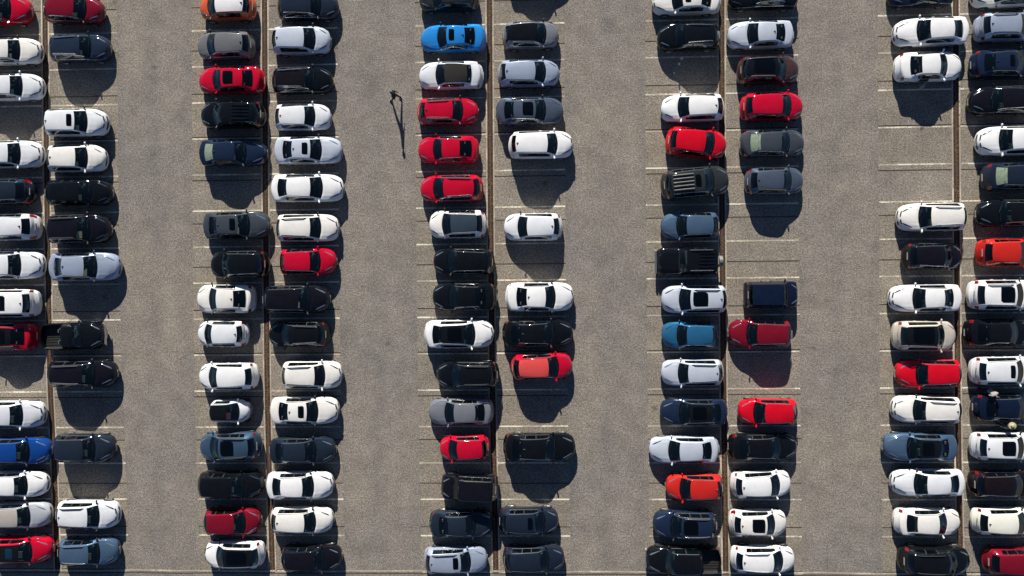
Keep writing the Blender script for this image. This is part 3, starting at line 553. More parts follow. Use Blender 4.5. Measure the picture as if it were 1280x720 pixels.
# ------------------------------------------------------------------ car bodies
TT = [0, .16, .32, .46, .58, .70, .80, .88, .945, 1.0]
GF = [.08, .22, .6, 1.0]
SF = [.05, .16, .45, .70, .90, 1.0]
SW_ = [.0, .012, .016, .006, -.02, -.12]
SPEC = {}
WK = [(0, .78), (.02, .88), (.06, .95), (.13, .985), (.22, 1), (.82, 1), (.90, .985), (.96, .95), (.985, .90), (1, .82)]
CK = [(0, .40), (.05, .34), (.12, .28), (.25, .25), (.41, .15), (.55, 0), (.73, -.13), (.87, -.19), (.95, -.21), (1, -.25)]
SPEC['sedan'] = dict(L=4.68, W=.915, cowl=.255, head=.405, rg0=.735, rg1=.875, tw=.29, doors=[(.345, .545), (.545, .725)], win=[(.335, .535), (.545, .70), (.708, .775)],
    z=[(0, .52), (.02, .62), (.055, .70), (.10, .79), (.255, .935), (.33, 1.18), (.405, 1.355), (.50, 1.425), (.60, 1.42), (.68, 1.385), (.735, 1.33), (.80, 1.18), (.875, 1.03), (.955, .985), (.965, .93), (.975, .68), (1, .58)],
    zb=[(0, .48), (.1, .72), (.255, .88), (.5, .93), (.8, .96), (.95, .93), (1, .52)],
    th=[(0, .72), (.12, .78), (.255, .83), (.405, .715), (.55, .69), (.735, .655), (.875, .76), (1, .74)])
SPEC['sedan2'] = dict(SPEC['sedan'], L=4.62, cowl=.265, head=.41, rg0=.69, rg1=.84, doors=[(.345, .53), (.53, .70)], win=[(.335, .52), (.53, .68), (.688, .745)],
    z=[(0, .54), (.02, .66), (.055, .75), (.10, .83), (.265, .95), (.34, 1.20), (.41, 1.37), (.50, 1.435), (.58, 1.43), (.64, 1.40), (.69, 1.35), (.765, 1.19), (.84, 1.045), (.955, 1.0), (.965, .94), (.975, .70), (1, .58)],
    th=[(0, .76), (.12, .80), (.265, .84), (.41, .715), (.55, .69), (.69, .665), (.84, .77), (1, .76)])
SPEC['hatch2'] = None
SPEC['coupe'] = dict(SPEC['sedan'], L=4.4, rg0=.70, rg1=.895, doors=[(.345, .60)], win=[(.335, .58), (.592, .74)],
    z=[(0, .52), (.02, .62), (.055, .70), (.10, .78), (.255, .92), (.33, 1.15), (.405, 1.31), (.50, 1.37), (.60, 1.355), (.70, 1.29), (.80, 1.16), (.895, 1.01), (.955, .96), (.965, .90), (.975, .66), (1, .58)],
    th=[(0, .72), (.12, .78), (.255, .83), (.405, .70), (.55, .675), (.70, .65), (.895, .72), (1, .74)])
SPEC['hatch'] = dict(L=4.2, W=.91, cowl=.235, head=.395, rg0=.855, rg1=.945, tw=.28, doors=[(.335, .565), (.565, .765)], win=[(.32, .555), (.567, .75), (.762, .85)],
    z=[(0, .54), (.02, .65), (.055, .74), (.10, .82), (.235, .965), (.31, 1.21), (.395, 1.395), (.50, 1.465), (.65, 1.455), (.78, 1.41), (.855, 1.36), (.945, 1.02), (.955, .96), (.965, .70), (1, .58)],
    zb=[(0, .50), (.1, .75), (.235, .91), (.5, .96), (.8, 1.0), (.95, .94), (1, .52)],
    th=[(0, .72), (.12, .78), (.235, .83), (.395, .72), (.6, .69), (.855, .64), (.945, .73), (1, .74)])
SPEC['hatch2'] = dict(SPEC['hatch'], L=4.15, cowl=.215, head=.385, rg0=.87, rg1=.955, doors=[(.33, .575), (.575, .76)], win=[(.30, .565), (.577, .74), (.75, .83)],
    z=[(0, .58), (.02, .72), (.055, .82), (.10, .89), (.215, .99), (.30, 1.25), (.385, 1.43), (.50, 1.50), (.65, 1.50), (.78, 1.455), (.87, 1.38), (.955, 1.03), (.963, .96), (.972, .72), (1, .60)],
    th=[(0, .78), (.12, .82), (.215, .85), (.385, .735), (.6, .715), (.87, .655), (.955, .76), (1, .76)])
SPEC['wagon'] = dict(SPEC['hatch'], L=4.6, rg0=.885, rg1=.955, cowl=.245, head=.395, doors=[(.335, .53), (.53, .705)], win=[(.32, .52), (.532, .69), (.70, .865)],
    z=[(0, .54), (.02, .65), (.055, .74), (.10, .81), (.245, .95), (.32, 1.21), (.395, 1.375), (.50, 1.45), (.65, 1.455), (.80, 1.43), (.885, 1.37), (.955, 1.02), (.963, .96), (.972, .70), (1, .60)])
SPEC['suv'] = dict(L=4.45, W=.93, cowl=.24, head=.395, rg0=.89, rg1=.955, tw=.31, doors=[(.335, .545), (.545, .74)], win=[(.32, .535), (.547, .725), (.737, .87)],
    z=[(0, .62), (.02, .76), (.055, .88), (.10, .97), (.24, 1.09), (.32, 1.38), (.395, 1.57), (.50, 1.64), (.65, 1.645), (.80, 1.61), (.89, 1.53), (.955, 1.14), (.963, 1.06), (.972, .78), (1, .68)],
    zb=[(0, .58), (.1, .88), (.24, 1.03), (.5, 1.08), (.8, 1.12), (.95, 1.05), (1, .62)],
    th=[(0, .76), (.12, .80), (.24, .84), (.395, .73), (.6, .71), (.89, .68), (.955, .76), (1, .78)])
SPEC['van'] = dict(SPEC['suv'], L=4.7, cowl=.18, head=.36, doors=[(.30, .51), (.51, .72)], win=[(.27, .50), (.512, .70), (.712, .88)],
    z=[(0, .62), (.02, .76), (.055, .86), (.10, .95), (.18, 1.06), (.27, 1.42), (.36, 1.64), (.50, 1.72), (.65, 1.73), (.80, 1.71), (.90, 1.65), (.955, 1.18), (.963, 1.06), (.972, .78), (1, .68)],
    rg0=.90, th=[(0, .76), (.12, .82), (.18, .85), (.36, .76), (.6, .74), (.89, .74), (.955, .80), (1, .80)])
SPEC['small'] = dict(SPEC['hatch'], L=3.7, W=.85, cowl=.19, head=.37, rg0=.875, rg1=.95,
    z=[(0, .56), (.02, .68), (.055, .80), (.10, .88), (.19, .98), (.28, 1.27), (.37, 1.43), (.50, 1.50), (.65, 1.50), (.80, 1.46), (.875, 1.41), (.95, 1.03), (.958, .96), (.968, .70), (1, .60)],
    th=[(0, .74), (.12, .80), (.19, .84), (.37, .74), (.6, .72), (.875, .69), (.95, .76), (1, .76)])
SPEC['micro'] = dict(SPEC['small'], L=2.72, W=.80, cowl=.20, head=.47, rg0=.90, rg1=.965, doors=[(.40, .74)], win=[(.38, .72), (.735, .86)], tw=.26,
    z=[(0, .56), (.02, .70), (.055, .80), (.12, .90), (.20, 1.0), (.34, 1.33), (.47, 1.50), (.58, 1.54), (.70, 1.54), (.80, 1.52), (.90, 1.46), (.965, 1.05), (.972, .95), (.98, .72), (1, .62)],
    th=[(0, .76), (.12, .82), (.20, .85), (.47, .76), (.6, .75), (.90, .73), (.965, .78), (1, .78)])
SPEC['convertible'] = dict(SPEC['coupe'], W=.92, cowl=.27, head=.415, rg0=.765, rg1=.835,
    doors=[(.345, .62)], win=[(.335, .60), (.61, .74)],
    z=[(0, .52), (.02, .62), (.055, .70), (.10, .78), (.27, .92), (.34, 1.15), (.415, 1.30), (.50, 1.35), (.60, 1.345), (.70, 1.29), (.765, 1.19), (.835, 1.02), (.955, .95), (.965, .90), (.975, .66), (1, .58)],
    th=[(0, .72), (.12, .78), (.27, .83), (.415, .73), (.6, .71), (.765, .68), (.835, .70), (1, .74)])
SPEC['jeep'] = dict(SPEC['suv'], L=3.9, W=.86, cowl=.33, head=.44, rg0=.93, rg1=.965, tw=.30, box=True,
    doors=[(.42, .60), (.60, .76)], win=[(.42, .59), (.605, .75), (.765, .91)],
    z=[(0, .66), (.02, .98), (.055, 1.06), (.10, 1.09), (.33, 1.16), (.38, 1.42), (.44, 1.70), (.52, 1.74), (.65, 1.75), (.80, 1.74), (.93, 1.70), (.965, 1.16), (.972, 1.0), (.98, .80), (1, .70)],
    zb=[(0, .60), (.03, .92), (.1, 1.0), (.33, 1.06), (.5, 1.08), (.8, 1.10), (.95, 1.08), (1, .62)],
    th=[(0, .62), (.12, .66), (.33, .78), (.44, .80), (.6, .80), (.93, .80), (.965, .84), (1, .84)])
SPEC['boxsuv'] = dict(SPEC['jeep'], L=3.85, W=.87, cowl=.22, head=.35, 
    z=[(0, .66), (.02, .90), (.055, 1.0), (.10, 1.05), (.22, 1.12), (.285, 1.42), (.35, 1.66), (.50, 1.72), (.65, 1.73), (.80, 1.72), (.92, 1.66), (.965, 1.16), (.972, 1.0), (.98, .80), (1, .70)],
    doors=[(.34, .56), (.56, .74)], win=[(.33, .55), (.562, .73), (.742, .9)],
    th=[(0, .74), (.12, .78), (.22, .83), (.35, .78), (.6, .78), (.92, .77), (.965, .80), (1, .80)])
SPEC['pickup'] = dict(SPEC['suv'], L=4.75, W=.90, cowl=.29, head=.385, rg0=.575, rg1=.60, tw=.31, bed=(.645, .965),
    doors=[(.36, .575)], win=[(.35, .46), (.47, .565)],
    z=[(0, .66), (.02, .84), (.055, .95), (.10, 1.02), (.29, 1.12), (.34, 1.40), (.385, 1.56), (.45, 1.62), (.53, 1.62), (.575, 1.58), (.60, 1.18), (.615, 1.10), (.96, 1.09), (.985, 1.05), (.99, .72), (1, .70)],
    zb=[(0, .58), (.1, .92), (.24, 1.03), (.5, 1.06), (.96, 1.05), (1, .62)],
    th=[(0, .76), (.12, .82), (.29, .85), (.385, .73), (.575, .71), (.60, .90), (.615, .94), (.97, .94), (1, .88)])
SPEC['crewpickup'] = dict(SPEC['pickup'], L=5.2, W=.95, cowl=.24, head=.335, rg0=.69, rg1=.712, bed=(.745, .97),
    doors=[(.31, .50), (.50, .69)], win=[(.30, .49), (.505, .68)],
    z=[(0, .66), (.02, .86), (.055, .99), (.10, 1.06), (.24, 1.16), (.29, 1.46), (.335, 1.64), (.42, 1.72), (.60, 1.72), (.69, 1.66), (.712, 1.22), (.725, 1.14), (.96, 1.13), (.985, 1.08), (.99, .74), (1, .70)],
    th=[(0, .76), (.12, .82), (.24, .85), (.335, .73), (.69, .71), (.712, .90), (.725, .94), (.97, .94), (1, .88)])

for _k, _S in list(SPEC.items()):     # bonnets, boots and belt lines at full height
    if _k in ('jeep', 'boxsuv', 'pickup', 'crewpickup'): continue
    _S['z'] = [(s, z+(.05 if s == 0 else .075 if s <= _S['cowl'] else .05 if _S['rg1'] <= s <= .966 else 0)) for s, z in _S['z']]
    _S['zb'] = [(s, z+(.05 if s < .99 else 0)) for s, z in _S['zb']]
_cache = {}
def section_fn(S):
    zt = pchip(S['z']); zbf = pchip(S['zb']); th = pchip(S['th']); wf = pchip(WK if not S.get('box') else [(0, .80), (.02, .92), (.06, .98), (.2, 1), (.94, 1), (.98, .97), (1, .92)])
    cf = pchip(CK if not S.get('box') else [(0, .08), (.3, .05), (.5, 0), (.8, -.02), (1, -.06)])
    L, W = S['L'], S['W']
    bed = S.get('bed')
    def sec(s, side_w=1.0):
        w = W*wf(s); top = zt(s); c = cf(s)
        crown = .055 if s < S['cowl'] else (.065 if s < S['head'] else .045)
        if S.get('box'): crown *= .5
        if s > .97: crown = .03
        pts = []
        hw = w*th(s)
        inh = S['cowl']*0.3 < s < S['cowl']
        for t in TT:
            z = top-crown*t**2.2
            if inh:      # bonnet creases
                k = min(1, (s-S['cowl']*0.3)/(S['cowl']*0.3))
                z += .012*k*math.exp(-((t-.74)/.07)**2)-.006*k*math.exp(-((t-.62)/.07)**2)
            if bed and bed[0] < s < bed[1] and t < .89: z = .70
            pts.append((hw*t, z))
        zedge = pts[-1][1]
        zb = min(zbf(s), zedge-.02)
        yb = w-.045 if zedge-zb > .1 else w-.06
        for g in GF:
            bul = .022*math.sin(pi*g)*min(1, (zedge-zb)/.3)
            pts.append((hw+(yb-hw)*g+bul, zedge+(zb-zedge)*g))
        base = .20 if not S['z'][0][1] > .6 else .26
        for f, dw in zip(SF, SW_):
            pts.append((w+dw-(.03 if f < .1 else 0), zb+(base-zb)*f))
        X = [L/2-s*L-c*(y/W)**2 for y, z in pts]
        return [(x, y, z) for x, (y, z) in zip(X, pts)]
    return sec
NJ = len(TT)+len(GF)+len(SF)

def car_parts(kind):
    if kind in _cache: return _cache[kind]
    S = SPEC[kind]; sec = section_fn(S); L, W = S['L'], S['W']
    cowl, head, rg0, rg1 = S['cowl'], S['head'], S['rg0'], S['rg1']
    bed = S.get('bed')
    keys = [k[0] for k in S['z']]+[cowl, head, rg0, rg1]+[q for w in S['win'] for q in w]+[q for w in S['doors'] for q in w]+[.035, .115, .93]
    if bed: keys += [bed[0]-.004, bed[0]+.001, bed[1]-.001, bed[1]+.004]
    base = sorted(set(round(k, 4) for k in keys))
    st = []
    for a, b in zip(base, base[1:]):
        n = max(1, int(math.ceil((b-a)/.045)))
        for i in range(n): st.append(a+(b-a)*i/n)
    st.append(base[-1])
    seams_top = [cowl-.004, ] + ([rg1+.012] if not bed else [])
    seams_side = sorted(set([q for w in S['doors'] for q in w]))
    for q in seams_top+seams_side:
        st += [q-.0035, q, q+.0035]
    st = sorted(st); out = [st[0]]
    for q in st[1:]:
        if q-out[-1] > .0022: out.append(q)
    st = out
    def near(q, lst): return any(abs(q-k) < .0019 for k in lst)
    V = []; 
    for s in st:
        P = sec(s)
        if near(s, seams_top):
            P = [(x, y, z-.014) if j < len(TT)-1 else (x, y, z) for j, (x, y, z) in enumerate(P)]
        if near(s, seams_side):
            P = [(x, y-.014, z) if j > len(TT)+len(GF)-1 else (x, y, z) for j, (x, y, z) in enumerate(P)]
        V.append(P)
    # vertex table: signed side; j=0 shared
    verts = []; idx = {}
    for i, P in enumerate(V):
        for j, (x, y, z) in enumerate(P):
            idx[(i, j, 1)] = len(verts); verts.append((x, y, z))
            if j == 0: idx[(i, j, -1)] = idx[(i, j, 1)]
            else: idx[(i, j, -1)] = len(verts); verts.append((x, -y, z))
    parts = {}
    def put(nm, f): parts.setdefault(nm, []).append(f)
    nT = len(TT); nG = nT+len(GF)
    soft = kind == 'convertible'
    for i in range(len(st)-1):
        sm = (st[i]+st[i+1])/2
        for j in range(NJ-1):
            tm = (TT[j]+TT[j+1])/2 if j < nT-1 else 2
            for sd_ in (1, -1):
                nm = 'body'
                if j < nT-1:
                    if cowl < sm < head and tm < .945: nm = 'windscreen'
                    elif rg0 < sm < rg1 and tm < .89: nm = 'rear_window'
                    elif .06 < sm < cowl and tm < .89: nm = 'bonnet'
                    elif head < sm < rg0 and (tm < .95 or soft): nm = 'roof'
                    elif bed and bed[0] < sm < bed[1] and tm < .94: nm = 'bed_liner'
                    elif (not bed) and rg1 < sm < .968 and tm < .945: nm = 'boot_lid'
                    if soft and rg0 < sm < rg1 and nm == 'body': nm = 'roof'
                elif j < nG-1:
                    for k, (a, b) in enumerate(S['win']):
                        if a < sm < b and j >= nT+1: nm = 'side_window%d' % k
                    if nm == 'body' and S['win'][0][0] < sm < S['win'][-1][1] and j >= nT+1: nm = 'window_pillar%d' % sum(1 for w_ in S['win'] if w_[1] <= sm)
                    if .955 < sm < .985 and j >= nT+1: nm = 'tail_light'
                else:
                    for k, (a, b) in enumerate(S['doors']):
                        if a < sm < b and j < NJ-2: nm = 'door%d' % k
                    if .955 < sm < .985 and j < nG+1: nm = 'tail_light'
                a, b, c_, d = idx[(i, j, sd_)], idx[(i, j+1, sd_)], idx[(i+1, j+1, sd_)], idx[(i+1, j, sd_)]
                f = (a, d, c_, b) if sd_ > 0 else (a, b, c_, d)
                f = tuple(dict.fromkeys(f))
                if nm not in ('body', 'windscreen', 'rear_window', 'bonnet', 'roof', 'bed_liner', 'boot_lid'):
                    nm += 'L' if sd_ > 0 else 'R'
                put(nm, f[::-1])
    # end caps
    for end, (i, s) in enumerate(((0, 0.0), (len(st)-1, 1.0))):
        cf = CK[0][1] if not S.get('box') else .08
        if end: cf = CK[-1][1] if not S.get('box') else -.06
        rows = []
        tcols = [-t for t in TT[::-1]][:-1]+TT
        rows.append([idx[(i, TT.index(abs(t)), 1 if t >= 0 else -1)] for t in tcols])
        x_mid = V[i][0][0]
        for j in range(nT, NJ):
            yj = V[i][j][1]; zj = V[i][j][2]
            row = []
            for t in tcols:
                if abs(t) == 1.0: row.append(idx[(i, j, 1 if t > 0 else -1)])
                else:
                    y = t*yj
                    bulge = (-1 if end else 1)*.03*math.sin(pi*min(1, (j-nT)/(NJ-nT)))
                    verts.append((x_mid-cf*(y/W)**2+bulge, y, zj)); row.append(len(verts)-1)
            rows.append(row)
        for r in range(len(rows)-1):
            for q in range(len(tcols)-1):
                tm = abs(tcols[q]+tcols[q+1])/2
                nm = 'body'
                if not end and tm < .72 and 2 <= r <= 6: nm = 'grille'
                f = tuple(dict.fromkeys((rows[r][q], rows[r+1][q], rows[r+1][q+1], rows[r][q+1])))
                if len(f) > 2: put(nm, f if not end else f[::-1])
    res = {}
    role = dict(body='paint', bonnet='paint', roof='roof', boot_lid='paint', windscreen='glass', rear_window='rearglass', grille='plastic', bed_liner='plastic')
    label = {}
    for nm, fs in parts.items():
        used = sorted(set(q for f in fs for q in f)); mp = {q: k for k, q in enumerate(used)}
        me = mesh_from(kind+'_'+nm, [verts[q] for q in used], [tuple(mp[q] for q in f) for f in fs], [M['plastic']], True, 62)
        bname = nm.rstrip('LR').rstrip('0123456789') if nm[-1] in 'LR' and nm[0] != 'L' else nm
        r = role.get(nm)
        if r is None:
            if bname == 'side_window': r = 'glass' if nm[11] == '0' else 'privglass'
            elif bname == 'door': r = 'paint'
            elif bname == 'headlight': r = 'lamp'
            elif bname == 'tail_light': r = 'tail'
        if bname == 'boot_lid' and kind not in ('sedan', 'sedan2', 'coupe', 'convertible'): bname = 'tailgate'
        res[nm] = (bname, me, r, (0, 0, 0), 0.0)
    # wheels
    rw = .325 if S['z'][0][1] < .6 else .355
    if kind == 'micro': rw = .29
    mb = MB()
    mb.lathe_y([(-.10, rw*.62), (-.11, rw*.93), (-.08, rw), (.08, rw), (.11, rw*.93), (.10, rw*.62)], 18, 0)
    mb.lathe_y([(.101, rw*.60), (.085, rw*.56), (.075, .05), (.105, .045)], 14, 1)
    for k in range(5):
        a = 2*pi*k/5
        mb.box((.33*rw*cos(a), .09, .33*rw*sin(a)), (.05, .02, .05), 1)
        mb.tube([(.05*cos(a), .095, .05*sin(a)), (rw*.58*cos(a), .095, rw*.58*sin(a))], .022, 4, 1)
    wm = mb.mesh('wheel', [M['rubber'], M['alloy']])
    fx, rx = L/2-.185*L-.02, L/2-.80*L
    if kind == 'micro': fx, rx = L/2-.15*L, L/2-.82*L
    for k, (x, sy) in enumerate(((fx, 1), (fx, -1), (rx, 1), (rx, -1))):
        res['wheel%d' % k] = ('wheel', wm, None, (x, sy*(W-.10), rw), 0.0 if sy > 0 else pi)
    # underbody + arches
    mb = MB()
    mb.box((0, 0, .30), (L*.86, W*1.45, .12), 0)
    for x in (fx, rx):
        for sy in (1, -1):
            n = 12; vs = []
            for k in range(n+1):
                a = pi*k/n
                for r_ in (rw*.2, rw+.05):
                    vs.append((x+r_*cos(a), sy*(W+.012), max(.2, rw+r_*sin(a))))
            fs = [(2*k, 2*k+1, 2*k+3, 2*k+2) for k in range(n)]
            if sy > 0: fs = [f[::-1] for f in fs]
            mb.add(vs, fs, 0)
    res['underbody'] = ('underbody', mb.mesh('underbody', [M['plastic']], False), None, (0, 0, 0), 0.0)
    # cabin
    fl = .42; xc = L/2-cowl*L; xr = L/2-(rg1-.01)*L
    zbm = pchip(S['zb'])(.5)
    mb = MB()
    mb.box(((xc+xr)/2, 0, fl), (xc-xr-.1, W*1.7, .04), 0)
    for sy in (1, -1): mb.box(((xc+xr)/2-.1, sy*(W-.12), (fl+zbm)/2), (xc-xr-.5, .04, zbm-fl-.06), 0)
    if kind in ('sedan', 'sedan2', 'coupe', 'convertible'):
        mb.box((L/2-(rg0+.07)*L, 0, zbm-.05), (.14*L, W*1.45, .03), 0)
    res['lining'] = ('cabin_lining', mb.mesh('cabin_lining', [M['trim']], False), None, (0, 0, 0), 0.0)
    mb = MB()
    zc = pchip(S['z'])(cowl)
    mb.box((xc-.42, 0, zc-.12), (.50, W*1.55, .14), 0, taper=.9)
    mb.box((xc-.55, .36, zc-.03), (.16, .34, .06), 0, taper=.7)
    res['dash'] = ('dashboard', mb.mesh('dashboard', [M['dash']], False), None, (0, 0, 0), 0.0)
    mb = MB()
    n = 12; ring = [(xc-.80-.05*sin(2*pi*k/n), .36+.18*cos(2*pi*k/n), zc-.02+.16*sin(2*pi*k/n)) for k in range(n+1)]
    mb.tube(ring, .018, 5); mb.tube([(xc-.80, .36, zc-.02), (xc-.6, .36, zc-.08)], .03, 5); mb.tube([(xc-.80, .20, zc-.02), (xc-.80, .52, zc-.02)], .015, 4)
    res['steer'] = ('steering_wheel', mb.mesh('steering_wheel', [M['plastic']]), None, (0, 0, 0), 0.0)
    hz = max(q[1] for q in S['z'])
    def seat(wd):
        mb = MB(); dk = M['trim'] if wd > .8 else M['seat']
        mb.box((0.0, 0, .62), (.50, wd, .16), 0, taper=.92)
        top = hz-.34
        mb.add([(-.22, -wd/2, .60), (-.22, wd/2, .60), (-.34, wd/2, .60), (-.34, -wd/2, .60),
                (-.36, -wd*.42, top), (-.36, wd*.42, top), (-.46, wd*.42, top), (-.46, -wd*.42, top)],
               [(3, 2, 1, 0), (4, 5, 6, 7), (0, 1, 5, 4), (1, 2, 6, 5), (2, 3, 7, 6), (3, 0, 4, 7)], 0)
        for hy in ([0] if wd < .8 else [-.4, .4]): mb.box((-.42, hy, top+.11), (.09, .24 if wd < .8 else .20, .17 if wd < .8 else .10), 0, taper=.8)
        return mb.mesh('seat', [dk], False)
    sm_ = seat(.50)
    xs_ = xc-1.15 if kind not in ('micro',) else xc-1.0
    if kind == 'jeep': xs_ = xc-.75
    for k, sy in enumerate((1, -1)): res['seat%d' % k] = ('seat', sm_, 'seat', (xs_, sy*.37, 0), 0.0)
    if kind not in ('micro', 'pickup'):
        res['bench'] = ('rear_bench', seat(1.2), None, (xs_-.78 if kind not in ('coupe', 'convertible') else xs_-.75, 0, 0), 0.0)
    # mirrors
    mb = MB(); xm = L/2-(cowl+.055)*L; zm = zbm+.0
    vs = []; n = 8
    mb.tube([(xm-.03, -.03, zm-.04), (xm, .11, zm+.01)], .05, 6)
    for k in range(3):
        q = (-.5, 0, .5)[k]; r_ = (.7, 1, .75)[k]
        for a in range(n):
            th_ = 2*pi*(a+.5)/n
            vs.append((xm+q*.10+.02, .145+.095*r_*cos(th_), zm+.02+.065*r_*sin(th_)))
    fs = [(k*n+a, (k+1)*n+a, (k+1)*n+(a+1) % n, k*n+(a+1) % n) for k in range(2) for a in range(n)]
    fs += [tuple(range(n)), tuple(2*n+a for a in range(n-1, -1, -1))]
    mb.add(vs, [f[::-1] for f in fs])
    me = mb.mesh('door_mirror', [M['plastic']])
    me2 = bpy.data.meshes.new('door_mirror'); bm = bmesh.new(); bm.from_mesh(me); bmesh.ops.scale(bm, vec=(1, -1, 1), verts=bm.verts); bmesh.ops.reverse_faces(bm, faces=bm.faces); bm.to_mesh(me2); bm.free(); me2.materials.append(M['plastic'])
    res['mirrorL'] = ('door_mirror', me, 'paint', (0, W-.06, 0), 0.0)
    res['mirrorR'] = ('door_mirror', me2, 'paint', (0, -W+.06, 0), 0.0)
    # headlights: slanted lenses laid on the front corners
    for sg, kk in ((1, 'L'), (-1, 'R')):
        vs = []; nu, nv = 8, 4
        for iu in range(nu+1):
            u = iu/nu; s = .028+(.115 if kind != 'jeep' else .03)*u
            P = sec(s); P = P[:len(TT)+len(GF)]
            q0 = .62+.34*u; hw = (.11*(1-.75*u**1.5))*(.45+.55*min(1, u*5))
            for iv in range(nv+1):
                t = min(1.12, q0+hw*(2*iv/nv-1)); yy_ = t*P[len(TT)-1][1]
                for a_, b_ in zip(P, P[1:]):
                    if a_[1] <= yy_ <= b_[1]+1e-6:
                        w_ = (yy_-a_[1])/max(1e-6, b_[1]-a_[1]); break
                edge = iu in (0, nu) or iv in (0, nv)
                vs.append((a_[0]+(b_[0]-a_[0])*w_, sg*yy_, a_[2]+(b_[2]-a_[2])*w_+(.010 if not edge else -.003)))
        fs = [(i_*(nv+1)+k_, i_*(nv+1)+k_+1, (i_+1)*(nv+1)+k_+1, (i_+1)*(nv+1)+k_) for i_ in range(nu) for k_ in range(nv)]
        if sg > 0: fs = [f[::-1] for f in fs]
        res['headlight'+kk] = ('headlight', mesh_from('headlight', vs, [f[::-1] for f in fs], [M['plastic']], True, 60), 'lamp', (0, 0, 0), 0.0)
    # plates
    mb = MB(); mb.box((0, 0, 0), (.02, .50, .11), 0)
    pm = mb.mesh('number_plate', [M['plate']], False)
    res['plateF'] = ('number_plate', pm, None, (L/2+.022, 0, .40), 0.0)
    if kind in ('hatch', 'hatch2', 'wagon', 'suv', 'van', 'small', 'micro', 'boxsuv', 'jeep'):
        zz = pchip(S['z'])(.966); res['plateR'] = ('number_plate', pm, None, (L/2-.968*L-.03, 0, max(.6, zz)), 0.0)
    else: res['plateR'] = ('number_plate', pm, None, (-L/2-.03, 0, .5), 0.0)
    # wipers and handles
    mb = MB()
    P0 = sec(cowl+.012); P1 = sec(cowl+.035)
    def on(P, y):
        for a, b in zip(P, P[1:]):
            if a[1] <= abs(y) <= b[1]:
                t = (abs(y)-a[1])/(b[1]-a[1]); return (a[0]+(b[0]-a[0])*t, y, a[2]+(b[2]-a[2])*t+.02)
        return (P[0][0], y, P[0][2]+.02)
    mb.tube([on(P0, .62), on(P1, .02)], .012, 4); mb.tube([on(P0, -.02), on(P1, -.58)], .012, 4)
    res['wiper'] = ('wiper', mb.mesh('wiper', [M['plastic']]), None, (0, 0, 0), 0.0)
    # door handles
    mb = MB(); mb.tube([(-.10, 0, 0), (-.08, .03, 0), (.08, .03, 0), (.10, 0, 0)], .014, 4)
    hm = mb.mesh('door_handle', [M['chrome']])
    for k, (a, b) in enumerate(S['doors']):
        x = L/2-(b-.04)*L
        res['handle%dL' % k] = ('door_handle', hm, 'paint', (x, W+.008, zbm-.16), 0.0)
        res['handle%dR' % k] = ('door_handle', hm, 'paint', (x, -W-.008, zbm-.16), pi)
    _cache[kind] = (S, sec, res)
    return _cache[kind]

_patch = {}
def roof_patch(kind, a, b, tmax, dz, name):
    key = (kind, a, b, tmax, name)
    if key in _patch: return _patch[key]
    S = SPEC[kind]; sec = section_fn(S)
    vs = []; n = 6; ts = [-tmax+2*tmax*k/8 for k in range(9)]
    for i in range(n+1):
        P = sec(a+(b-a)*i/n)
        for t in ts:
            y = P[len(TT)-1][1]*t
            for q in range(len(TT)-1):
                if P[q][1] <= abs(y) <= P[q+1][1]+1e-9:
                    u = (abs(y)-P[q][1])/(P[q+1][1]-P[q][1]); break
            edge = i in (0, n) or abs(t) > tmax-1e-6
            vs.append((P[q][0]+(P[q+1][0]-P[q][0])*u, y, P[q][2]+(P[q+1][2]-P[q][2])*u+(dz if not edge else -0.002)))
    fs = [(i*9+k, i*9+k+1, (i+1)*9+k+1, (i+1)*9+k) for i in range(n) for k in range(8)]
    me = mesh_from(name, vs, [f for f in fs], [M['sunroof']], True, 60)
    bm = bmesh.new(); bm.from_mesh(me); bmesh.ops.recalc_face_normals(bm, faces=bm.faces)
    if sum(f.normal.z for f in bm.faces) < 0: bmesh.ops.reverse_faces(bm, faces=bm.faces)
    bm.to_mesh(me); bm.free()
    _patch[key] = me
    return me
def rails(kind, chrome):
    key = ('rail', kind, chrome)
    if key in _patch: return _patch[key]
    S = SPEC[kind]; sec = section_fn(S); pts = []
    a, b = S['head']+.05, min(S['rg0']-.02, .86)
    for i in range(9):
        s = a+(b-a)*i/8; P = sec(s)[len(TT)-2]
        pts.append((P[0], P[1], P[2]+(.055 if 0 < i < 8 else 0.0)))
    mb = MB(); mb.tube(pts, .028, 6)
    me = mb.mesh('roof_rail', [M['chrome'] if chrome else M['plastic']])
    mb = MB(); mb.tube([(x, -y, z) for x, y, z in pts], .028, 6)
    me2 = mb.mesh('roof_rail', [M['chrome'] if chrome else M['plastic']])
    _patch[key] = (me, me2)
    return _patch[key]

def trims(kind):
    key = ('trim', kind)
    if key in _patch: return _patch[key]
    S = SPEC[kind]; sec = section_fn(S); out = []
    a, b = S['win'][0][0], S['win'][-1][1]
    for sg in (1, -1):
        mb = MB()
        up_ = [sec(a+(b-a)*i/12)[len(TT)] for i in range(13)]
        lo_ = [sec(a-.02+(b-a+.03)*i/12)[len(TT)+len(GF)-1] for i in range(13)]
        mb.tube([(x, sg*(y+.004), z+.004) for x, y, z in up_], .023, 6)
        mb.tube([(x, sg*(y+.006), z+.006) for x, y, z in lo_], .018, 6)
        out.append(mb.mesh('window_trim', [M['chrome']]))
    _patch[key] = out
    return out
CATN = dict(sedan2='car', hatch2='car', hatch='car', sedan='car', coupe='car', wagon='car', suv='car', van='car', small='car', micro='car', convertible='car', jeep='car', boxsuv='car', pickup='pickup truck', crewpickup='pickup truck')
NAMEN = dict(hatch='parked_car', sedan='parked_car', pickup='parked_pickup', crewpickup='parked_pickup')
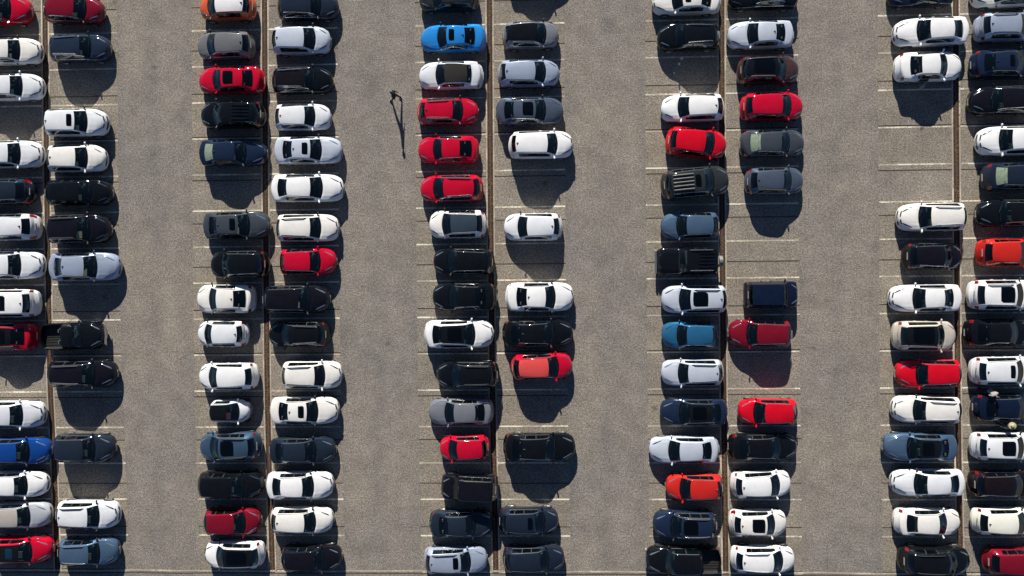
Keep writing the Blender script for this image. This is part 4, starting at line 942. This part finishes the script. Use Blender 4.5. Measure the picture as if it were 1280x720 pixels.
def make_car(X, Y, Lm, Wm, ang, kind, paint, feats, label):
    if kind == 'sedan' and random.random() < .4 and 'palerear' not in feats: kind = 'sedan2'
    if kind == 'hatch' and random.random() < .45: kind = 'hatch2'
    S, sec, parts = car_parts(kind)
    feats = feats.split()
    root = bpy.data.objects.new(NAMEN.get(kind, 'parked_car'), None); COLL.objects.link(root)
    root.empty_display_size = .3
    root.location = (X, Y, 0.008); root.rotation_euler = (0, 0, radians(ang+random.uniform(-.5, .5)))
    sx = max(.9, min(1.1, Lm/S['L']))
    sy = max(.95, min(1.04, Wm/(2*S['W'])))
    root.scale = (sx, sy, (sx+sy)/2*random.uniform(.985, 1.015))
    tag(root, label, CATN[kind], 'cars parked in the lot')
    pm = PAINT[paint]
    if paint == 'white': pm = PAINT[random.choice(('white', 'white', 'coolwhite', 'warmwhite'))]
    roofm = pm
    if 'blackroof' in feats: roofm = PAINT['roofblack']
    if 'whiteroof' in feats: roofm = PAINT['white']
    if 'tanroof' in feats: roofm = PAINT['tan']
    if 'brownroof' in feats: roofm = PAINT['roofbrown']
    if 'navyroof' in feats: roofm = PAINT['roofnavy']
    if 'fadedroof' in feats: roofm = PAINT['faded']
    if 'softtop' in feats: roofm = M['fabric']
    seatm = M['seat']
    if kind == 'micro': seatm = M['seat_red']
    elif random.random() < .12 or 'trim' in feats: seatm = M['seat_tan']
    lampm = M['lamp_dark'] if random.random() < (.75 if paint in ('white', 'pearl', 'ivory', 'silverwhite') else .15) else M['lamp']
    privm = M['privacy'] if random.random() < .6 else M['glass']
    rearm = privm
    if 'palerear' in feats: rearm = M['glazing']
    roles = dict(paint=pm, roof=roofm, glass=M['glass'], rearglass=rearm, privglass=privm, lamp=lampm, tail=M['tail'], plastic=M['plastic'], seat=seatm)
    dark_caps = random.random() < .35
    for key, (nm, me, role, loc, rz) in parts.items():
        o = bpy.data.objects.new(nm, me); COLL.objects.link(o); o.parent = root
        o.location = loc
        if rz: o.rotation_euler = (0, 0, rz)
        m = roles.get(role) if role else None
        if key.startswith('mirror') and dark_caps: m = None
        if m is not None:
            o.material_slots[0].link = 'OBJECT'; o.material_slots[0].material = m
        if 'opendoor' in feats and key in ('door1R', 'side_window1R', 'handle1R'):
            hinge = Vector((S['L']/2-S['doors'][1][0]*S['L'], -S['W'], 0))
            R = Matrix.Rotation(radians(48), 4, 'Z')
            o.matrix_local = Matrix.Translation(hinge) @ R @ Matrix.Translation(-hinge) @ o.matrix_local
            if nm == 'door': o['label'] = 'rear door standing open'
    cw, hd, r0 = S['cowl'], S['head'], S['rg0']
    def patch(nm, a, b, tm, mat, dz=.012):
        o = link(nm, roof_patch(kind, a, b, tm, dz, nm), root)
        o.material_slots[0].link = 'OBJECT'; o.material_slots[0].material = mat
    if 'sunroof' in feats: patch('sunroof', hd+.035, hd+.125, .66, M['sunroof'])
    if 'bluesunroof' in feats: patch('sunroof', hd+.09, hd+.20, .62, M['blueglass'])
    if 'pano' in feats: patch('glass_roof', hd+.03, hd+(.27 if kind[:5] != 'sedan' else .20), .78, M['sunroof'])
    if 'blackroof' in feats and kind in ('suv', 'coupe', 'sedan', 'sedan2'): patch('glass_roof', hd+.03, r0-.08, .76, M['sunroof'])
    if 'rails' in feats:
        ch = random.random() < .7
        for me in rails(kind, ch): link('roof_rail', me, root)
    if 'fin' in feats:
        P = sec(r0-.035); mb = MB()
        mb.add([(.10, -.03, -.01), (.10, .03, -.01), (-.07, .035, -.01), (-.07, -.035, -.01), (-.06, 0, .065), (-.01, 0, .045)],
               [(0, 1, 5), (1, 2, 4, 5), (2, 3, 4), (3, 0, 5, 4), (3, 2, 1, 0)])
        link('aerial', FIN, root, (P[0][0], 0, P[0][2]))
    if random.random() < .3:  # some windscreens get a white sheet that stands in for a sun glint
        xd = S['L']/2-(cw+.055)*S['L']; sd3 = random.choice((-1, 1))
        link('dashboard_paper', GLINT_SHEET, root, (xd, sd3*random.uniform(.3, .55), sec(cw)[0][2]-.035), random.uniform(-.4, .4))
    bars = 0
    if 'roofbars' in feats: bars = (5, .06, .05, PAINT['black'])
    if 'ribroof' in feats: bars = (5, .05, .03, PAINT['black'])
    if 'roofrack' in feats: bars = (5, .09, .09, M['rackgrey'])
    if bars:
        nb, wd, ht, bm_ = bars
        a, b = (hd+.18, r0-.05) if 'roofrack' not in feats else (hd+.17, r0-.03)
        for k in range(nb):
            y = (-.5+k/(nb-1))*1.0*S['W']
            Pa, Pb = sec(a), sec(b); Pm = sec((a+b)/2)
            zz = min(Pa[0][2], Pm[0][2])
            mb = MB(); mb.tube([(Pa[0][0], y, zz+.01), (Pm[0][0], y, Pm[0][2]+.03), (Pb[0][0], y, Pb[0][2]+.01)], wd/2, 5)
            link('roof_bar', mb.mesh('roof_bar', [bm_]), root)
        if 'roofrack' in feats:
            patch('sunroof', hd+.06, hd+.15, .62, M['sunroof'])
    if kind == 'jeep':
        mb = MB(); mb.lathe_y([(-.11, .24), (-.11, .36), (.11, .36), (.11, .24)], 18)
        o = link('spare_wheel', mb.mesh('spare_wheel', [M['rackgrey']]), root, (-S['L']/2-.06, .05, .95), pi/2)
        for sy_ in (1, -1):       # wing flares beside the narrow bonnet
            mb = MB(); mb.box((S['L']*.31, sy_*S['W']*.86, .92), (.95, .26, .10), 0, taper=.9)
            link('wing', mb.mesh('wing', [pm]), root)
        mb = MB(); mb.box((S['L']/2+.06, 0, .58), (.14, 1.6, .16), 0, taper=.85)
        link('front_bumper', mb.mesh('front_bumper', [M['chrome'] if paint == 'black' else M['plastic']]), root)
    if kind in ('pickup', 'crewpickup'):
        mb = MB(); mb.box((S['L']/2+.0, 0, .56), (.10, 1.5, .16), 0, taper=.85)
        link('front_bumper', mb.mesh('front_bumper', [M['chrome']]), root)
        b0, b1 = S['bed']
        for k in range(7):
            y = -.54+k*.18; mb = MB()
            mb.box((S['L']/2-(b0+b1)/2*S['L'], y, .712), ((b1-b0)*S['L']-.1, .06, .02), 0)
            link('bed_rib', mb.mesh('bed_rib', [M['plastic']], False), root)
    if 'grille' in feats or (paint in ('white', 'pearl') and kind in ('sedan', 'sedan2', 'wagon', 'suv')):
        mb = MB()
        for sg in (1, -1):
            pts = []
            for k in range(5):
                y = .12+.30*k/4; P = sec(.022)
                pts.append((P[0][0]+.015-.36*(y/S['W'])**2, sg*y, P[0][2]-.01))
            mb.tube(pts, .045, 5)
        link('grille_opening', mb.mesh('grille_opening', [M['plastic']]), root)
    lum_ = paint in ('white', 'pearl', 'ivory', 'silverwhite')
    if 'trim' in feats or random.random() < (.35 if lum_ else .7):
        for me in trims(kind): link('window_trim', me, root)
    return root
M['rackgrey'] = simple('rack_grey', (0.16, 0.165, 0.16), 0.5, 0.2, var=0.2)
_mb = MB(); _mb.add([(.10, -.035, -.01), (.10, .035, -.01), (-.08, .045, -.01), (-.08, -.045, -.01), (-.06, 0, .075), (-.01, 0, .05)],
               [(0, 1, 5), (1, 2, 4, 5), (2, 3, 4), (3, 0, 5, 4), (3, 2, 1, 0)])
FIN = _mb.mesh('aerial', [M['plastic']], False)
_mb = MB(); _mb.box((0, 0, 0), (.15, .21, .006)); GLINT_SHEET = _mb.mesh('dashboard_paper', [M['paper']], False)  # small white sheet added to imitate sun glints at the windscreen foot
for c in CARS: make_car(*c)

# ------------------------------------------------------------------ people
M['skin'] = simple('skin', (0.50, 0.30, 0.21), 0.6)
M['hair'] = simple('dark_hair', (0.015, 0.011, 0.009), 0.8)
M['dark_cloth'] = simple('dark_cloth', (0.020, 0.022, 0.028), 0.9, var=0.3)
M['white_cloth'] = simple('white_cloth', (0.72, 0.71, 0.69), 0.8, var=0.1)
M['grey_cloth'] = simple('grey_cloth', (0.26, 0.25, 0.24), 0.85, var=0.15)
M['jeans'] = simple('jeans', (0.03, 0.04, 0.07), 0.9, var=0.2)
M['straw'] = simple('straw_hat', (0.36, 0.33, 0.19), 0.85, var=0.2, scale=20)

def skin_mesh(name, joints, edges, mats, root=0, sub=1, matfn=None):
    me = bpy.data.meshes.new(name); me.from_pydata([j[:3] for j in joints], edges, [])
    o = bpy.data.objects.new(name, me); COLL.objects.link(o)
    sk = o.modifiers.new('skin', 'SKIN')
    for i, j in enumerate(joints):
        r = j[3]; me.skin_vertices[0].data[i].radius = (r, j[4] if len(j) > 4 else r)
        me.skin_vertices[0].data[i].use_root = (i == root)
    o.modifiers.new('sub', 'SUBSURF').levels = sub
    dg = bpy.context.evaluated_depsgraph_get()
    nm = bpy.data.meshes.new_from_object(o.evaluated_get(dg))
    bpy.data.objects.remove(o)
    for m in mats: nm.materials.append(m)
    if matfn:
        for p in nm.polygons: p.material_index = matfn(p.center)
    nm.shade_smooth()
    return nm
def make_person(loc, yaw, label, hipfold, stride, arms, mats, hat=False, top_z=(0.95, 1.48)):
    """mats: skin, top, trousers, shoes, hair"""
    root = bpy.data.objects.new('person', None); COLL.objects.link(root)
    root.location = loc; root.rotation_euler = (0, 0, yaw); tag(root, label, 'person')
    a = hipfold
    def up(d, y=0.0, fwd=0.0):      # a point d up the spine from the pelvis
        return (d*sin(a)+fwd*cos(a), y, .93+d*cos(a)-fwd*sin(a))
    J = []; E = []
    def add(p, r, par=None, r2=None):
        J.append((*p, r) if r2 is None else (*p, r, r2)); k = len(J)-1
        if par is not None: E.append((par, k))
        return k
    pel = add(up(0), .17, None, .13); wa = add(up(.18), .155, pel, .12); ch = add(up(.36), .19, wa, .13)
    ns = add(up(.50), .075, ch); nk = add(up(.57), .055, ns)
    for s, st in ((1, stride[0]), (-1, stride[1])):
        hp = add((0, s*.10, .88), .105, pel)
        kn = add((st*.5+.03, s*.11, .50), .075, hp)
        an = add((st, s*.11, .10), .055, kn)
        ft = add((st+.17, s*.12, .035), .035, an)
    hands = []
    for s, (el, ha) in zip((1, -1), arms):
        sh = add(up(.44, s*.20), .075, ch)
        e = add((up(el[0], s*el[1])[0]+el[2], s*el[1], up(el[0], 0)[2]), .055, sh)
        hpt = (up(ha[0], 0)[0]+ha[2], s*ha[1], up(ha[0], 0)[2])
        h = add(hpt, .036, e)
        hands.append((Vector(J[e][:3]), Vector(hpt), s))
    def mf(c):
        # trousers below the waist, top above
        return 0 if c.z > .93-.02 or (abs(c.x) > .30 and c.z > .6) else 1
    me = skin_mesh('body', J, E, [mats[1], mats[2]], matfn=mf)
    link('body', me, root)
    # head with face
    hx, hy, hz = up(.70, 0, .02)
    bm = bmesh.new(); bmesh.ops.create_uvsphere(bm, u_segments=20, v_segments=14, radius=1)
    for v in bm.verts:
        x, y, z = v.co
        x *= .098; y *= .076*(1-.12*max(0, -z)); z *= .122
        if x > 0 and z < -.03: x *= .95
        v.co = (x, y, z)
        # nose, brow and eye sockets
        if v.co.x > .05:
            v.co.x += .020*math.exp(-((y/.014)**2)-((z+.012)/.022)**2)
            v.co.x -= .008*(math.exp(-(((abs(y)-.030)/.014)**2)-((z-.012)/.012)**2))
            v.co.x += .006*math.exp(-((y/.03)**2)-((z+.055)/.010)**2)
    for sgn in (1, -1):
        r = bmesh.ops.create_icosphere(bm, subdivisions=1, radius=1)
        for v in r['verts']: v.co = Vector((v.co.x*.018-.005, v.co.y*.009+sgn*.078, v.co.z*.030))
    hm = bpy.data.meshes.new('head'); bm.to_mesh(hm); bm.free(); hm.materials.append(mats[0]); hm.shade_smooth()
    h = link('head', hm, root, (hx, hy, hz)); h.rotation_euler = (0, a*.6, 0)
    bm = bmesh.new(); bmesh.ops.create_uvsphere(bm, u_segments=18, v_segments=12, radius=1)
    for v in bm.verts:
        x, y, z = v.co; rr = 1+.05*sin(9*x+5*y)*sin(7*z)
        v.co = (x*.108*rr-.012, y*.086*rr, z*.125*rr+.016)
    bmesh.ops.delete(bm, geom=[v for v in bm.verts if v.co.z < -.03 or (v.co.x > .035 and v.co.z < .055)], context='VERTS')
    hr = bpy.data.meshes.new('hair'); bm.to_mesh(hr); bm.free(); hr.materials.append(mats[4]); hr.shade_smooth()
    link('hair', hr, h)
    for sgn in (1, -1):
        mb = MB(); mb.lathe_y([(-.006, .004), (0, .009), (.006, .004)], 8)
        link('eye', mb.mesh('eye', [M['hair']]), h, (.088, sgn*.030, .012), pi/2)
    # hands: palm with five fingers
    for e, w, s in hands:
        d = (w-e).normalized(); side = d.cross(Vector((0, 0, 1)))
        side = side.normalized() if side.length > .05 else Vector((1, 0, 0))
        Jh = [(*w, .026), (*(w+d*.07), .030)]; Eh = [(0, 1)]
        for k in range(4):
            off = side*(-.033+.022*k); ln = (.065, .078, .072, .056)[k]
            b0 = w+d*.085+off; b1 = b0+d*ln*.55; b2 = b1+d*ln*.45+Vector((0, 0, -.012))
            n0 = len(Jh); Jh += [(*b0, .010), (*b1, .009), (*b2, .0075)]; Eh += [(1, n0), (n0, n0+1), (n0+1, n0+2)]
        t0 = w+d*.03-side*.04; t1 = t0+d*.04-side*.018; n0 = len(Jh)
        Jh += [(*t0, .011), (*t1, .009)]; Eh += [(0, n0), (n0, n0+1)]
        link('hand', skin_mesh('hand', Jh, Eh, [mats[0]]), root)
    for s, st in ((1, stride[0]), (-1, stride[1])):
        Js = [(st-.05, s*.11, .045, .045), (st+.06, s*.115, .045, .048), (st+.19, s*.12, .035, .038)]
        link('shoe', skin_mesh('shoe', Js, [(0, 1), (1, 2)], [mats[3]]), root)
    if hat:
        mb = MB(); n = 24; prof = [(.235, .0), (.20, .012), (.115, .018), (.105, .07), (.08, .105), (.03, .115)]
        vs = [(r*cos(2*pi*k/n), r*sin(2*pi*k/n), z+.010*sin(4*pi*k/n)*(r > .15)) for r, z in prof for k in range(n)]
        fs = [(i*n+k, i*n+(k+1) % n, (i+1)*n+(k+1) % n, (i+1)*n+k) for i in range(len(prof)-1) for k in range(n)]
        fs.append(tuple((len(prof)-1)*n+k for k in range(n)))
        mb.add(vs, fs); o = link('straw_hat', mb.mesh('straw_hat', [M['straw']]), h, (0, 0, .045))
    return root
make_person((-6.45, 12.50, 0.002), radians(176), 'pedestrian in dark clothes and white shoes striding across the open aisle', .10, (.34, -.30),
            [((.16, .24, -.06), (-.06, .24, -.02)), ((.16, .24, -.10), (-.04, .25, -.18))], (M['skin'], M['dark_cloth'], M['dark_cloth'], M['white_cloth'], M['hair']))
make_person((32.60, -7.52, 0.002), radians(-62), 'person in pale grey top leaning in beside the dark blue sedan', .75, (.12, -.10),
            [((.20, .24, .12), (.10, .20, .34)), ((.18, .24, .10), (.04, .18, .30))], (M['skin'], M['grey_cloth'], M['dark_cloth'], M['dark_cloth'], M['hair']))
make_person((33.75, -9.83, 0.002), radians(150), 'person in straw hat standing just below the dark blue sedan', .25, (.10, -.12),
            [((.18, .26, .02), (.02, .26, .20)), ((.18, .26, 0), (0, .25, .16))], (M['skin'], M['dark_cloth'], M['jeans'], M['white_cloth'], M['hair']), hat=True)

# ------------------------------------------------------------------ litter
for k, (x, y, r, lab) in enumerate([(12.97, 14.92, .13, 'crumpled white paper lying below the black estate car, the biggest scrap'),
                               (12.80, 14.55, .09, 'small scrap of white paper just below the biggest scrap in the empty bay'),
                               (12.45, 13.93, .07, 'tiny paper scrap lowest in the empty bay above the white hatchback')]):
    bm = bmesh.new(); bmesh.ops.create_icosphere(bm, subdivisions=2, radius=r)
    for v in bm.verts:
        v.co *= random.uniform(.72, 1.1); v.co.z = abs(v.co.z)*.55
    me = bpy.data.meshes.new('paper_litter'); bm.to_mesh(me); bm.free(); me.materials.append(M['paper'])
    tag(link('paper_litter', me, None, (x, y, .006)), lab, 'litter', 'litter in the empty bay')
